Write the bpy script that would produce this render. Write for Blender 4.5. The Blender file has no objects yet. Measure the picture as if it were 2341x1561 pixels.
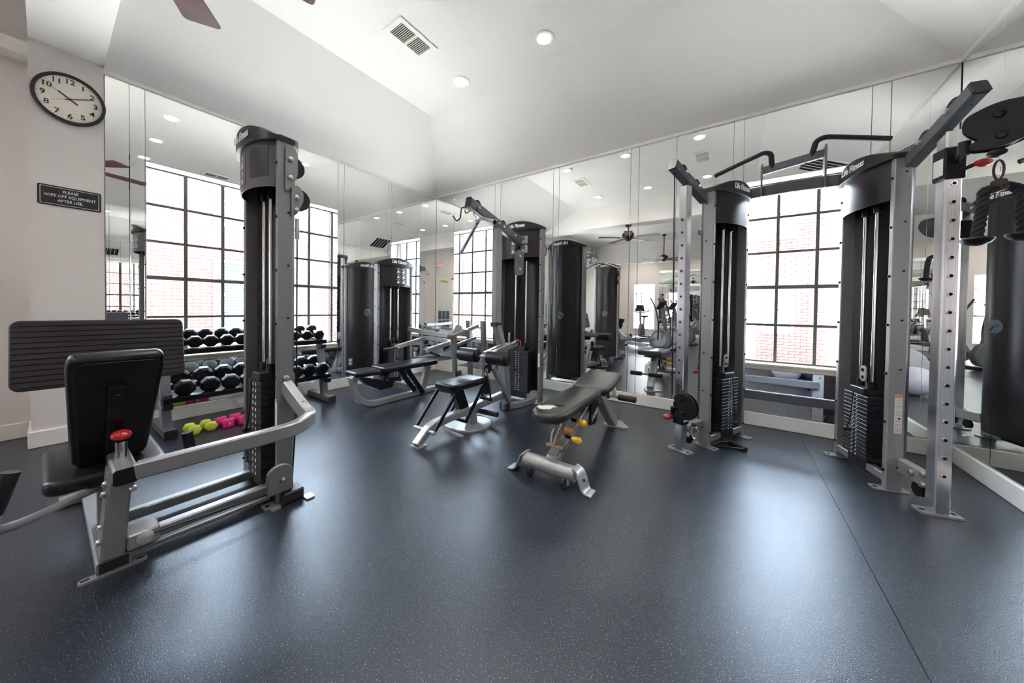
import bpy, bmesh, math, random
from mathutils import Vector, Matrix
random.seed(7)
PI = math.pi
S = 1.12            # authored units -> metres
scene = bpy.context.scene
col = scene.collection
# ------------------------------------------------------------------ camera
F_PX, CX, CY, IW, IH = 736.49, 1170.5, 714.78, 2341.0, 1561.0
YAW, PITCH, ROLL, EYE = 0.6028, -0.0155, 0.0139, 1.1
def _cam():
    def rot(u, v):
        c, s = math.cos(ROLL), math.sin(ROLL)
        return u * c - v * s, u * s + v * c
    def world(u, f, v):
        c, s = math.cos(PITCH), math.sin(PITCH)
        f, v = f * c - v * s, f * s + v * c
        c, s = math.cos(YAW), math.sin(YAW)
        return Vector((u * c - f * s, u * s + f * c, v))
    ru, rv = rot(1, 0); uu, uv = rot(0, 1)
    right = world(ru, 0, rv); up = world(uu, 0, uv); fwd = world(0, 1, 0)
    m = Matrix((right, up, -fwd)).transposed().to_4x4()
    m.translation = Vector((0, 0, EYE * S))
    cd = bpy.data.cameras.new('camera'); co = bpy.data.objects.new('camera', cd)
    col.objects.link(co); co.matrix_world = m
    cd.sensor_fit = 'HORIZONTAL'; cd.sensor_width = 36.0
    cd.lens = F_PX / IW * 36.0
    cd.shift_x = -(CX - IW / 2) / IW
    cd.shift_y = (CY - IH / 2) / IW
    cd.clip_start = 0.02; cd.clip_end = 200
    scene.camera = co
_cam()
# ------------------------------------------------------------------ light
SKY = 15.0; SUN = 37.0; CAN_W = 24.0; MAIN_FILL_W = 62.0
w = bpy.data.worlds.new('sky'); scene.world = w; w.use_nodes = True
nt = w.node_tree; bg = nt.nodes['Background']
bg.inputs[0].default_value = (0.70, 0.83, 1.0, 1); bg.inputs[1].default_value = SKY
sd = bpy.data.lights.new('sun', 'SUN'); sd.energy = SUN; sd.angle = math.radians(1.5); sd.color = (1.0, 0.965, 0.945)
so = bpy.data.objects.new('sun', sd); col.objects.link(so)
so.rotation_euler = Vector((0.15, -0.38, -1.0)).to_track_quat("-Z", "Y").to_euler()
so.location = (-3, -3, 14)
def portal(name, loc, normal, sx, sy):
    ld = bpy.data.lights.new(name, 'AREA'); ld.shape = 'RECTANGLE'; ld.size = sx * S; ld.size_y = sy * S
    ld.cycles.is_portal = True
    o = bpy.data.objects.new(name, ld); col.objects.link(o)
    o.location = Vector(loc) * S; o.rotation_euler = Vector(normal).to_track_quat('-Z', 'Z' if abs(normal[2]) < .5 else 'Y').to_euler()
portal('sky_portal_a', (-4.50, 1.352, 1.47), (1, 0, 0), 1.68, 1.75)
portal('sky_portal_b', (-3.45, 4.08, 1.47), (0, -1, 0), 0.86, 1.75)
portal('sky_portal_c', (0.48, 4.08, 1.47), (0, -1, 0), 0.86, 1.75)
scene.view_settings.view_transform = 'Standard'
scene.view_settings.look = 'None'
scene.view_settings.gamma = 1.0
scene.view_settings.use_curve_mapping = False
scene.view_settings.exposure = 1.25
scene.cycles.max_bounces = 14
scene.cycles.diffuse_bounces = 6
scene.cycles.glossy_bounces = 9
scene.cycles.transparent_max_bounces = 16
scene.cycles.caustics_reflective = True
scene.cycles.sample_clamp_indirect = 60.0
# ------------------------------------------------------------------ materials
MATS = {}
def mat(name, rgb, rough=0.5, metal=0.0, noise=None, bump=None, spec=0.5, coat=0.0, emit=None, stretch=(1, 1, 1)):
    m = bpy.data.materials.new(name); m.use_nodes = True
    n = m.node_tree.nodes; l = m.node_tree.links; b = n['Principled BSDF']
    b.inputs['Base Color'].default_value = (*rgb, 1); b.inputs['Roughness'].default_value = rough
    b.inputs['Metallic'].default_value = metal
    b.inputs['Specular IOR Level'].default_value = spec
    b.inputs['Coat Weight'].default_value = coat; b.inputs['Coat Roughness'].default_value = 0.12
    if emit:
        b.inputs['Emission Color'].default_value = (*emit[0], 1); b.inputs['Emission Strength'].default_value = emit[1]
    tc = mp = None
    if noise or bump:
        tc = n.new('ShaderNodeTexCoord'); mp = n.new('ShaderNodeMapping')
        mp.inputs['Scale'].default_value = stretch
        l.new(tc.outputs['Object'], mp.inputs['Vector'])
    if noise:
        sc, amt = noise
        t = n.new('ShaderNodeTexNoise'); t.inputs['Scale'].default_value = sc; t.inputs['Detail'].default_value = 4
        l.new(mp.outputs[0], t.inputs['Vector'])
        r = n.new('ShaderNodeValToRGB')
        r.color_ramp.elements[0].position = .3; r.color_ramp.elements[1].position = .7
        r.color_ramp.elements[0].color = (*[max(0, c * (1 - amt)) for c in rgb], 1)
        r.color_ramp.elements[1].color = (*[min(1, c * (1 + amt)) for c in rgb], 1)
        l.new(t.outputs['Fac'], r.inputs[0]); l.new(r.outputs[0], b.inputs['Base Color'])
    if bump:
        sc, st, dist = bump
        t = n.new('ShaderNodeTexNoise'); t.inputs['Scale'].default_value = sc; t.inputs['Detail'].default_value = 3
        l.new(mp.outputs[0], t.inputs['Vector'])
        bp = n.new('ShaderNodeBump'); bp.inputs['Strength'].default_value = st; bp.inputs['Distance'].default_value = dist
        l.new(t.outputs['Fac'], bp.inputs['Height']); l.new(bp.outputs[0], b.inputs['Normal'])
    MATS[name] = m
    return m
mat('wall_paint', (.72, .665, .64), .75, bump=(55, .25, .004))
mat('ceiling_paint', (.80, .765, .735), .85, bump=(60, .3, .004))
mat('white_paint', (.80, .77, .72), .45, noise=(6, .03))
mat('trim_paint', (.82, .77, .72), .5)
mat('mirror', (.90, .912, .895), .0, 1.0)
mat('mirror_backing', (.03, .032, .033), .5)
mat('window_metal', (.10, .082, .078), .5, noise=(30, .1))
mat('sill_paint', (.62, .57, .48), .55, noise=(9, .06))
mat('silver', (.27, .265, .272), .40, .55, noise=(250, .05))
mat('silver_light', (.37, .365, .372), .36, .55, noise=(250, .04))
mat('worn_silver', (.40, .395, .385), .40, .55, noise=(14, .16))
mat('graphite', (.135, .14, .155), .40, .4, noise=(200, .06))
mat('shroud', (.020, .0145, .0165), .30, 0, bump=(320, .12, .001), spec=.4)
mat('grey_and_lit_shroud', (.10, .09, .098), .36, .1, bump=(320, .08, .001))  # lit tone painted into the leg press header shroud; plain grey on the crossbar
mat('cap_black', (.022, .019, .021), .36, spec=.4)
mat('black_metal', (.006, .006, .007), .33, .0, spec=.35)
mat('black_plastic', (.010, .009, .010), .42, spec=.35)
mat('black_bolt', (.01, .01, .011), .3, .4)
mat('vinyl', (.0065, .0055, .007), .33, bump=(140, .18, .002), spec=.42)
mat('vinyl_grey', (.034, .034, .032), .32, bump=(140, .18, .002), noise=(5, .12))
mat('torn_padding', (.62, .60, .56), .8, bump=(60, .5, .006))
mat('foam', (.008, .008, .009), .6, bump=(160, .3, .002))
mat('chrome', (.70, .70, .73), .2, 1.0, noise=(5, .12), stretch=(30, 30, .6))
mat('steel_rod', (.78, .77, .78), .12, 1.0)
mat('bolt_steel', (.55, .54, .55), .3, .9)
mat('plate_iron', (.022, .023, .028), .44, .1, noise=(180, .15))
mat('rubber_black', (.007, .007, .009), .30, spec=.45)
mat('red_knob', (.55, .018, .02), .14, 0, coat=.6)
mat('yellow_plastic', (.85, .48, .03), .3, noise=(20, .06))
mat('lime_vinyl', (.52, .55, .05), .42, noise=(30, .05))
mat('pink_vinyl', (.62, .02, .16), .42, noise=(30, .05))
mat('white_print', (.86, .86, .86), .5)
mat('grey_print', (.45, .45, .47), .5)
mat('paper', (.78, .77, .75), .6)
mat('orange_print', (.75, .30, .08), .5)
mat('red_print', (.6, .05, .04), .5)
mat('blue_print', (.10, .12, .17), .45)
mat('clock_face', (.84, .78, .68), .55)
mat('mahogany', (.105, .032, .034), .5, noise=(6, .35), spec=.25)
mat('bronze', (.045, .032, .027), .4, .5)
mat('rust', (.30, .22, .17), .55, .5, noise=(40, .35))
mat('rope', (.022, .020, .024), .85, bump=(260, .5, .003))
mat('lamp_lens', (.85, .85, .86), .4, emit=((1, .97, .92), .25))
mat('dark_void', (.008, .008, .009), .8)
mat('concrete', (.58, .57, .55), .9, noise=(2, .1))
mat('siding', (.78, .76, .73), .7)
mat('blind', (.40, .43, .48), .6)
mat('far_glass', (.10, .13, .17), .08)
mat('ball_grey', (.42, .43, .45), .4); mat('ball_purple', (.26, .16, .42), .42); mat('ball_teal', (.03, .16, .24), .42); mat('ball_white', (.66, .64, .72), .42)
mat('machine_grey', (.15, .155, .168), .4, .2); mat('machine_dark', (.025, .026, .029), .45); mat('screen', (.03, .035, .04), .12)
mat('brass', (.60, .48, .10), .3, .6)
mat('exit_red', (.55, .03, .03), .5, emit=((1, .05, .04), .4))
mat('ring_grey', (.36, .37, .40), .5)
mat('board_black', (.020, .014, .016), .5, bump=(90, .35, .002), noise=(3, .12), stretch=(1, 4, 40))
def floor_mat():
    m = mat('rubber_floor', (.030, .032, .039), .42, spec=.8)
    m.node_tree.nodes['Principled BSDF'].inputs['Specular Tint'].default_value = (.80, .88, 1.0, 1)
    n = m.node_tree.nodes; l = m.node_tree.links; b = n['Principled BSDF']
    tc = n.new('ShaderNodeTexCoord')
    def spk(scale, lo, hi):
        v = n.new('ShaderNodeTexNoise'); v.inputs['Scale'].default_value = scale; v.inputs['Detail'].default_value = 1
        l.new(tc.outputs['Object'], v.inputs['Vector'])
        r = n.new('ShaderNodeValToRGB'); r.color_ramp.elements[0].position = lo; r.color_ramp.elements[1].position = hi
        l.new(v.outputs['Fac'], r.inputs[0]); return r.outputs[0]
    a = spk(230, .66, .72)
    sm = n.new('ShaderNodeTexNoise'); sm.inputs['Scale'].default_value = 1.6; sm.inputs['Detail'].default_value = 6
    l.new(tc.outputs['Object'], sm.inputs['Vector'])
    r2 = n.new('ShaderNodeValToRGB'); r2.color_ramp.elements[0].color = (.0055, .007, .0135, 1); r2.color_ramp.elements[1].color = (.011, .0135, .024, 1)
    r2.color_ramp.elements[0].position = .35; r2.color_ramp.elements[1].position = .65
    l.new(sm.outputs['Fac'], r2.inputs[0])
    mx = n.new('ShaderNodeMix'); mx.data_type = 'RGBA'
    l.new(a, mx.inputs['Factor']); l.new(r2.outputs[0], mx.inputs['A']); mx.inputs['B'].default_value = (.34, .35, .38, 1)
    l.new(mx.outputs['Result'], b.inputs['Base Color'])
    rr = n.new('ShaderNodeMapRange'); rr.inputs['To Min'].default_value = .25; rr.inputs['To Max'].default_value = .35
    l.new(sm.outputs['Fac'], rr.inputs['Value']); l.new(rr.outputs[0], b.inputs['Roughness'])
    g = n.new('ShaderNodeTexNoise'); g.inputs['Scale'].default_value = 260; g.inputs['Detail'].default_value = 3
    l.new(tc.outputs['Object'], g.inputs['Vector'])
    bp = n.new('ShaderNodeBump'); bp.inputs['Strength'].default_value = .35; bp.inputs['Distance'].default_value = .002
    l.new(g.outputs['Fac'], bp.inputs['Height']); l.new(bp.outputs[0], b.inputs['Normal'])
floor_mat()
def brick_mat():
    m = mat('brickwork', (.4, .2, .15), .85)
    n = m.node_tree.nodes; l = m.node_tree.links; b = n['Principled BSDF']
    g = n.new('ShaderNodeNewGeometry')
    sp = n.new('ShaderNodeSeparateXYZ'); l.new(g.outputs['Position'], sp.inputs[0])
    ad = n.new('ShaderNodeMath'); l.new(sp.outputs[0], ad.inputs[0]); l.new(sp.outputs[1], ad.inputs[1])
    cb = n.new('ShaderNodeCombineXYZ'); l.new(ad.outputs[0], cb.inputs[0]); l.new(sp.outputs[2], cb.inputs[1])
    t = n.new('ShaderNodeTexBrick'); t.inputs['Scale'].default_value = 1.0
    t.inputs['Brick Width'].default_value = .215; t.inputs['Row Height'].default_value = .075; t.inputs['Mortar Size'].default_value = .008
    t.inputs['Color1'].default_value = (.115, .052, .040, 1); t.inputs['Color2'].default_value = (.075, .042, .037, 1); t.inputs['Mortar'].default_value = (.32, .295, .275, 1)
    l.new(cb.outputs[0], t.inputs['Vector']); l.new(t.outputs['Color'], b.inputs['Base Color'])
brick_mat()
mat('brick_a', (.115, .052, .040), .85, noise=(9, .25)); mat('brick_b', (.075, .042, .037), .85, noise=(9, .25)); mat('mortar', (.6, .55, .49), .9)
def glass_mat():
    m = bpy.data.materials.new('pane_glass'); m.use_nodes = True
    n = m.node_tree.nodes; l = m.node_tree.links; n.clear()
    o = n.new('ShaderNodeOutputMaterial'); t = n.new('ShaderNodeBsdfTransparent'); g = n.new('ShaderNodeBsdfGlossy'); x = n.new('ShaderNodeMixShader')
    t.inputs[0].default_value = (.95, .97, .96, 1); g.inputs['Roughness'].default_value = .02
    x.inputs[0].default_value = .05
    l.new(t.outputs[0], x.inputs[1]); l.new(g.outputs[0], x.inputs[2]); l.new(x.outputs[0], o.inputs[0])
    MATS['pane_glass'] = m
glass_mat()
# ------------------------------------------------------------------ mesh helpers
ORG = {}
def V3(*a): return Vector(a)
def fillet(pts, r, n=6):
    pts = [Vector(p) for p in pts]; out = [pts[0]]
    for i in range(1, len(pts) - 1):
        a, b, c = pts[i - 1], pts[i], pts[i + 1]
        d1 = (a - b); d2 = (c - b); k = min(r, d1.length * .48, d2.length * .48)
        p1 = b + d1.normalized() * k; p2 = b + d2.normalized() * k
        for j in range(n + 1):
            t = j / n
            out.append((1 - t) ** 2 * p1 + 2 * t * (1 - t) * b + t * t * p2)
    out.append(pts[-1]); return out
class MB:
    def __init__(s, M=None): s.v = []; s.f = []; s.M = M or Matrix(); s.parts = []
    def add(s, vs, fs):
        k = len(s.v); s.parts.append((k, len(vs), fs)); s.v += [s.M @ Vector(v) for v in vs]; s.f += [tuple(k + i for i in f) for f in fs]; return s
    def box(s, x0, x1, y0, y1, z0, z1):
        return s.add([(x, y, z) for z in (z0, z1) for y in (y0, y1) for x in (x0, x1)],
                     [(0, 2, 3, 1), (4, 5, 7, 6), (0, 1, 5, 4), (2, 6, 7, 3), (0, 4, 6, 2), (1, 3, 7, 5)])
    def prof(s, path, ring, up=(0, 0, 1), cap=True, closed=False):
        P = [Vector(p) for p in path]; n = len(P); m = len(ring); vs = []; up = Vector(up)
        for i, p in enumerate(P):
            if closed: t = (P[(i + 1) % n] - P[i - 1]).normalized()
            else:
                a = (P[i] - P[i - 1]).normalized() if i else (P[1] - P[0]).normalized()
                b = (P[i + 1] - P[i]).normalized() if i < n - 1 else a
                t = (a + b).normalized() if (a + b).length > 1e-6 else a
            u = up - t * up.dot(t)
            if u.length < 1e-4: u = Vector((1, 0, 0)) - t * t.x
            if u.length < 1e-4: u = Vector((0, 1, 0)) - t * t.y
            u.normalize(); sd_ = t.cross(u)
            k = 1.0
            if not closed and 0 < i < n - 1:
                k = 1 / max(.5, a.dot(t))
            for (x, y) in ring: vs.append(p + sd_ * x * k + u * y)
        fs = []
        for i in range(n if closed else n - 1):
            j = (i + 1) % n
            for q in range(m):
                r = (q + 1) % m; fs.append((i * m + q, i * m + r, j * m + r, j * m + q))
        if cap and not closed:
            fs.append(tuple(range(m - 1, -1, -1))); fs.append(tuple((n - 1) * m + q for q in range(m)))
        return s.add(vs, fs)
    def beam(s, path, w, h, up=(0, 0, 1), c=.12):
        k = min(w, h) * c; a, b = w / 2, h / 2
        ring = [(-a + k, -b), (a - k, -b), (a, -b + k), (a, b - k), (a - k, b), (-a + k, b), (-a, b - k), (-a, -b + k)]
        return s.prof(path, ring, up)
    def tube(s, path, r, n=12, closed=False):
        return s.prof(path, [(r * math.cos(2 * PI * i / n), r * math.sin(2 * PI * i / n)) for i in range(n)], (.3, .2, 1), True, closed)
    def cone(s, p0, p1, r0, r1, n=16):
        p0, p1 = Vector(p0), Vector(p1); t = (p1 - p0).normalized()
        u = t.orthogonal().normalized(); q = t.cross(u)
        vs = [p0 + (u * math.cos(2 * PI * i / n) + q * math.sin(2 * PI * i / n)) * r0 for i in range(n)] + \
             [p1 + (u * math.cos(2 * PI * i / n) + q * math.sin(2 * PI * i / n)) * r1 for i in range(n)]
        fs = [(i, (i + 1) % n, n + (i + 1) % n, n + i) for i in range(n)] + [tuple(range(n - 1, -1, -1)), tuple(range(n, 2 * n))]
        return s.add(vs, fs)
    def cyl(s, p0, p1, r, n=16): return s.cone(p0, p1, r, r, n)
    def lathe(s, o, prof_, axis=(0, 0, 1), n=24, cap=True):
        o = Vector(o); t = Vector(axis).normalized(); u = t.orthogonal().normalized(); q = t.cross(u); m = len(prof_); vs = []
        for r, z in prof_:
            for i in range(n):
                a = 2 * PI * i / n; vs.append(o + t * z + (u * math.cos(a) + q * math.sin(a)) * max(r, 1e-4))
        fs = [(k * n + i, k * n + (i + 1) % n, (k + 1) * n + (i + 1) % n, (k + 1) * n + i) for k in range(m - 1) for i in range(n)]
        if cap: fs += [tuple(range(n - 1, -1, -1)), tuple((m - 1) * n + i for i in range(n))]
        return s.add(vs, fs)
    def dome(s, o, axis, r, h, n=12):
        return s.lathe(o, [(r, 0), (r, h * .35), (r * .8, h * .8), (r * .35, h), ], axis, n)
    def ball(s, o, r, n=20, sq=(1, 1, 1)):
        o = Vector(o); vs = []; k = n // 2
        for i in range(k + 1):
            a = PI * i / k
            for j in range(n):
                b = 2 * PI * j / n
                vs.append(o + Vector((r * sq[0] * math.sin(a) * math.cos(b), r * sq[1] * math.sin(a) * math.sin(b), r * sq[2] * math.cos(a))))
        return s.add(vs, [(i * n + j, (i + 1) * n + j, (i + 1) * n + (j + 1) % n, i * n + (j + 1) % n) for i in range(k) for j in range(n)])
    def prism(s, poly, o, ax, ay, depth):
        """poly in 2D, o + ax*x + ay*y, extruded along ax x ay by depth"""
        o, ax, ay = Vector(o), Vector(ax).normalized(), Vector(ay).normalized(); nn = ax.cross(ay) * depth; n = len(poly)
        b = [o + ax * x + ay * y for x, y in poly]
        return s.add(b + [p + nn for p in b], [tuple(range(n - 1, -1, -1)), tuple(range(n, 2 * n))] + [(i, (i + 1) % n, n + (i + 1) % n, n + i) for i in range(n)])
    def pad(s, poly, o, ax, ay, th, b=.02, n=4):
        """upholstered slab: polygon outline with rounded edges on both faces"""
        o, ax, ay = Vector(o), Vector(ax).normalized(), Vector(ay).normalized(); nn = ax.cross(ay); m = len(poly)
        def ins(d):
            out = []
            for i in range(m):
                p0, p1, p2 = [Vector(poly[k % m]) for k in (i - 1, i, i + 1)]
                e1 = (p1 - p0).normalized(); e2 = (p2 - p1).normalized(); n1 = Vector((-e1.y, e1.x)); n2 = Vector((-e2.y, e2.x))
                bi = (n1 + n2); bi = bi / max(.3, bi.length_squared) * 2 if bi.length > 1e-6 else n1
                out.append(p1 + bi * d)
            return out
        lay = []
        for i in range(n + 1):
            a = PI / 2 * i / n; lay.append((b * (1 - math.sin(a)), b * (1 - math.cos(a))))
        lay = lay + [(d, th - z) for d, z in reversed(lay)]
        vs = []
        for d, z in lay:
            for p in ins(d): vs.append(o + ax * p.x + ay * p.y + nn * z)
        L = len(lay)
        fs = [(k * m + i, k * m + (i + 1) % m, (k + 1) * m + (i + 1) % m, (k + 1) * m + i) for k in range(L - 1) for i in range(m)]
        fs += [tuple(range(m - 1, -1, -1)), tuple((L - 1) * m + i for i in range(m))]
        return s.add(vs, fs)
    def build(s, name, m, parent=None, org=None, bevel=0, smooth=35):
        if name == 'bolts':        # every bolt is a part of its own
            for k, n, fs in s.parts:
                b = MB(); b.v = s.v[k:k + n]; b.f = list(fs); b.build('bolt', m, parent, org, bevel, smooth)
            return None
        o_ = ORG[parent] if parent else Vector(org or (0, 0, 0))
        me = bpy.data.meshes.new(name)
        me.from_pydata([(v - o_) * S for v in s.v], [], s.f)
        bm = bmesh.new(); bm.from_mesh(me)
        bmesh.ops.recalc_face_normals(bm, faces=bm.faces)
        if bevel:
            es = [e for e in bm.edges if len(e.link_faces) == 2 and e.calc_face_angle(0) > .6]
            bmesh.ops.bevel(bm, geom=es, offset=bevel * S, segments=1, profile=.5, affect='EDGES', clamp_overlap=True)
        bm.to_mesh(me); bm.free()
        me.materials.append(MATS[m])
        if bevel and smooth == 35: smooth = 20
        if smooth:
            me.polygons.foreach_set('use_smooth', [True] * len(me.polygons)); me.set_sharp_from_angle(angle=math.radians(smooth))
        o = bpy.data.objects.new(name, me); col.objects.link(o)
        if parent: o.parent = parent
        else: o.location = o_ * S
        ORG[o] = o_
        return o
def tag(o, label=None, cat=None, group=None, kind=None):
    if label: o['label'] = label
    if cat: o['category'] = cat
    if group: o['group'] = group
    if kind: o['kind'] = kind
    return o
def thing(name, loc, label, cat, group=None):
    o = bpy.data.objects.new(name, None); o.empty_display_size = .1; col.objects.link(o)
    o.location = Vector(loc) * S; ORG[o] = Vector(loc)
    return tag(o, label, cat, group)
def dup(o, d=(0, 0, 0), parent='same'):
    c = o.copy(); col.objects.link(c)
    c.location = o.location + Vector(d) * S
    if parent != 'same': c.parent = parent
    ORG[c] = ORG[o]
    return c
def dup_tree(root, d, label=None, rz=0):
    r = dup(root, d); ORG[r] = ORG[root] + Vector(d)
    if rz: r.rotation_euler = (0, 0, root.rotation_euler.z + rz)
    if label: r['label'] = label
    for ch in list(root.children):
        c = dup(ch, (0, 0, 0), r)
        for g in list(ch.children): dup(g, (0, 0, 0), c)
    return r
def struct(o): o['kind'] = 'structure'; return o
def frame(o, ax, ay):
    ax = Vector(ax).normalized(); ay = Vector(ay).normalized(); az = ax.cross(ay)
    M = Matrix((ax, ay, az)).transposed().to_4x4(); M.translation = Vector(o); return M
def text(name, body, size, o, ax, ay, m, parent, align='CENTER', shear=0, bold=0, sx=1.0):
    cu = bpy.data.curves.new(name, 'FONT'); cu.body = body; cu.size = size; cu.align_x = align; cu.align_y = 'CENTER'
    cu.shear = shear; cu.offset = bold; cu.extrude = .0008; cu.resolution_u = 3
    t = bpy.data.objects.new(name, cu); col.objects.link(t)
    bpy.context.view_layer.update()
    dg = bpy.context.evaluated_depsgraph_get()
    me0 = bpy.data.meshes.new_from_object(t.evaluated_get(dg))
    mb = MB(frame(o, ax, ay))
    mb.add([(v.co.x * sx, v.co.y, v.co.z) for v in me0.vertices], [tuple(p.vertices) for p in me0.polygons])
    bpy.data.objects.remove(t); bpy.data.curves.remove(cu); bpy.data.meshes.remove(me0)
    return mb.build(name, m, parent, smooth=0)
def rrect(x0, x1, y0, y1, r, n=5):
    out = []
    for cx, cy, a in ((x1 - r, y0 + r, -90), (x1 - r, y1 - r, 0), (x0 + r, y1 - r, 90), (x0 + r, y0 + r, 180)):
        for i in range(n + 1):
            t = math.radians(a + 90 * i / n); out.append((cx + r * math.cos(t), cy + r * math.sin(t)))
    return out
def rpoly(pts, r, n=5):
    P = [Vector((*p, 0)) for p in pts]; out = []; m = len(P)
    for i in range(m):
        a, b, c = P[i - 1], P[i], P[(i + 1) % m]; d1 = a - b; d2 = c - b; k = min(r, d1.length * .45, d2.length * .45)
        p1 = b + d1.normalized() * k; p2 = b + d2.normalized() * k
        for j in range(n + 1):
            t = j / n; q = (1 - t) ** 2 * p1 + 2 * t * (1 - t) * b + t * t * p2; out.append((q.x, q.y))
    return out
def circ(r, n=24, cx=0, cy=0): return [(cx + r * math.cos(2 * PI * i / n), cy + r * math.sin(2 * PI * i / n)) for i in range(n)]
# ------------------------------------------------------------------ room shell
XL, YB, XR, ZM, ZC0, ZF, INS = -4.307, 3.888, 1.366, 2.973, 3.0, 3.525, 1.084
YP0, YP1, XM, YFAR, ZMAIN, ZROOF = -.058, .287, -4.70, -7.0, 3.6, 3.75
WT, WZ0, WZ1, GD = .24, .60, 2.350, .155
def wall_boxes(mb, fmap, u0, u1, z0, z1, d0, d1, holes):
    """wall slab between depths d0..d1 with rectangular holes (u0,u1,z0,z1)"""
    us = sorted({u0, u1, *[h[0] for h in holes], *[h[1] for h in holes]})
    for a, b in zip(us, us[1:]):
        hs = [h for h in holes if h[0] <= a and h[1] >= b]
        zs = [z0]
        for h in hs: zs += [h[2], h[3]]
        zs.append(z1)
        for k in range(0, len(zs), 2):
            p, q = fmap(a, d0, zs[k]), fmap(b, d1, zs[k + 1])
            mb.box(min(p[0], q[0]), max(p[0], q[0]), min(p[1], q[1]), max(p[1], q[1]), zs[k], zs[k + 1])
    return mb
mapL = lambda u, d, z: (XL - d, u, z)
mapB = lambda u, d, z: (u, YB + d, z)
mapR = lambda u, d, z: (XR + d, u, z)
mapM = lambda u, d, z: (XM - d, u, z)
mapF = lambda u, d, z: (u, YFAR - d, z)
WL = (.515, 2.192); WB1 = (-3.875, -3.02); WB2 = (.055, .905); WM = (-2.9, -1.1); WF = (-3.64, -2.80)
MBK = .009
wallL = struct(wall_boxes(MB(), mapL, YP1, YB + MBK, 0, ZROOF, MBK, WT, [(*WL, WZ0 - .05, WZ1)]).build('wall_left', 'mirror_backing', smooth=0))
wallB = struct(wall_boxes(MB(), mapB, XL - WT, XR + WT, 0, ZROOF, MBK, WT, [(*WB1, WZ0 - .05, WZ1), (*WB2, WZ0 - .05, WZ1)]).build('wall_back', 'mirror_backing', smooth=0))
wallR = struct(MB().box(XR + MBK, XR + WT, -.10, YB + MBK, 0, ZROOF).build('wall_right', 'mirror_backing', smooth=0))
tag(wallL, 'mirror clad wall behind the dumbbell rack'); tag(wallB, 'mirror clad wall with two tall windows'); tag(wallR, 'mirror clad wall beside the cable station')
pier = struct(MB().box(XM - .1, XL + .012, YP0, YP1, 0, 3.03).build('wall_pier', 'wall_paint', smooth=0))
struct(MB().box(XM, XR + WT, YP0, YP1, 3.03, ZROOF).build('ceiling_beam', 'ceiling_paint', smooth=0))
# gym area behind the camera
wallM = struct(wall_boxes(MB(), mapM, YFAR - .2, YP0, 0, ZROOF, 0, WT, [(*WM, WZ0 - .05, WZ1)]).build('wall_side', 'wall_paint', smooth=0))
wallF = struct(wall_boxes(MB(), mapF, XM, 3.2, 0, ZROOF, 0, WT, [(*WF, .25, 2.20)]).build('wall_far', 'wall_paint', smooth=0))
struct(MB().box(.66, 3.4, -1.9, -.08, 0, ZROOF).build('wall_wing', 'wall_paint', smooth=0))
struct(MB().box(3.2, 3.4, YFAR, -1.9, 0, ZROOF).build('wall_main_right', 'wall_paint', smooth=0))
struct(MB().box(XM - .3, 3.4, YFAR - .3, YP0, ZMAIN, ZROOF).build('ceiling_main', 'ceiling_paint', smooth=0))
struct(MB().box(XM, 3.2, -5.15, -4.85, 2.85, ZMAIN).build('ceiling_header', 'ceiling_paint', smooth=0))
struct(MB().box(XM - .4, XR + .5, YFAR - .4, YB + .4, ZROOF, ZROOF + .15).build('ceiling_roof', 'ceiling_paint', smooth=0))
# floor: rubber rolls with a seam
fl = struct(MB().box(XM - .3, 3.4, YFAR - .3, YB + .3, -.06, -.006).build('floor', 'dark_void', smooth=0))
xs = [XM - .25, .507, 3.38]
for a, b in zip(xs, xs[1:]):
    MB().box(a + .0012, b - .0012, YFAR - .28, YB + .2, -.006, 0).build('rubber_roll', 'rubber_floor', fl, smooth=0)
# ceiling of the mirrored room: slopes and flat field with holes for the cans
LX, LY = (-2.465, -1.455, -.445), (2.56, .96)
def ceiling():
    from mathutils.geometry import tessellate_polygon
    mb = MB(); x0, x1, y1 = XL + INS, XR - INS, YB - INS
    q = lambda *p: mb.add(p, [(0, 1, 2, 3)])
    q((XL, YP1, ZC0), (XL, YB, ZC0), (x0, y1, ZF), (x0, YP1, ZF))
    q((XL, YB, ZC0), (XR, YB, ZC0), (x1, y1, ZF), (x0, y1, ZF))
    q((XR, YB, ZC0), (XR, YP1, ZC0), (x1, YP1, ZF), (x1, y1, ZF))
    outer = [Vector((x0, YP1, ZF)), Vector((x1, YP1, ZF)), Vector((x1, y1, ZF)), Vector((x0, y1, ZF))]
    loops = [outer] + [[Vector((x + .060 * math.cos(2 * PI * i / 24), y + .060 * math.sin(2 * PI * i / 24), ZF)) for i in range(24)] for x in LX for y in LY]
    flat = [v for L in loops for v in L]
    mb.add(flat, [tuple(t) for t in tessellate_polygon(loops)])
    return struct(mb.build('ceiling', 'ceiling_paint', smooth=0))
ceiling()
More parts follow.
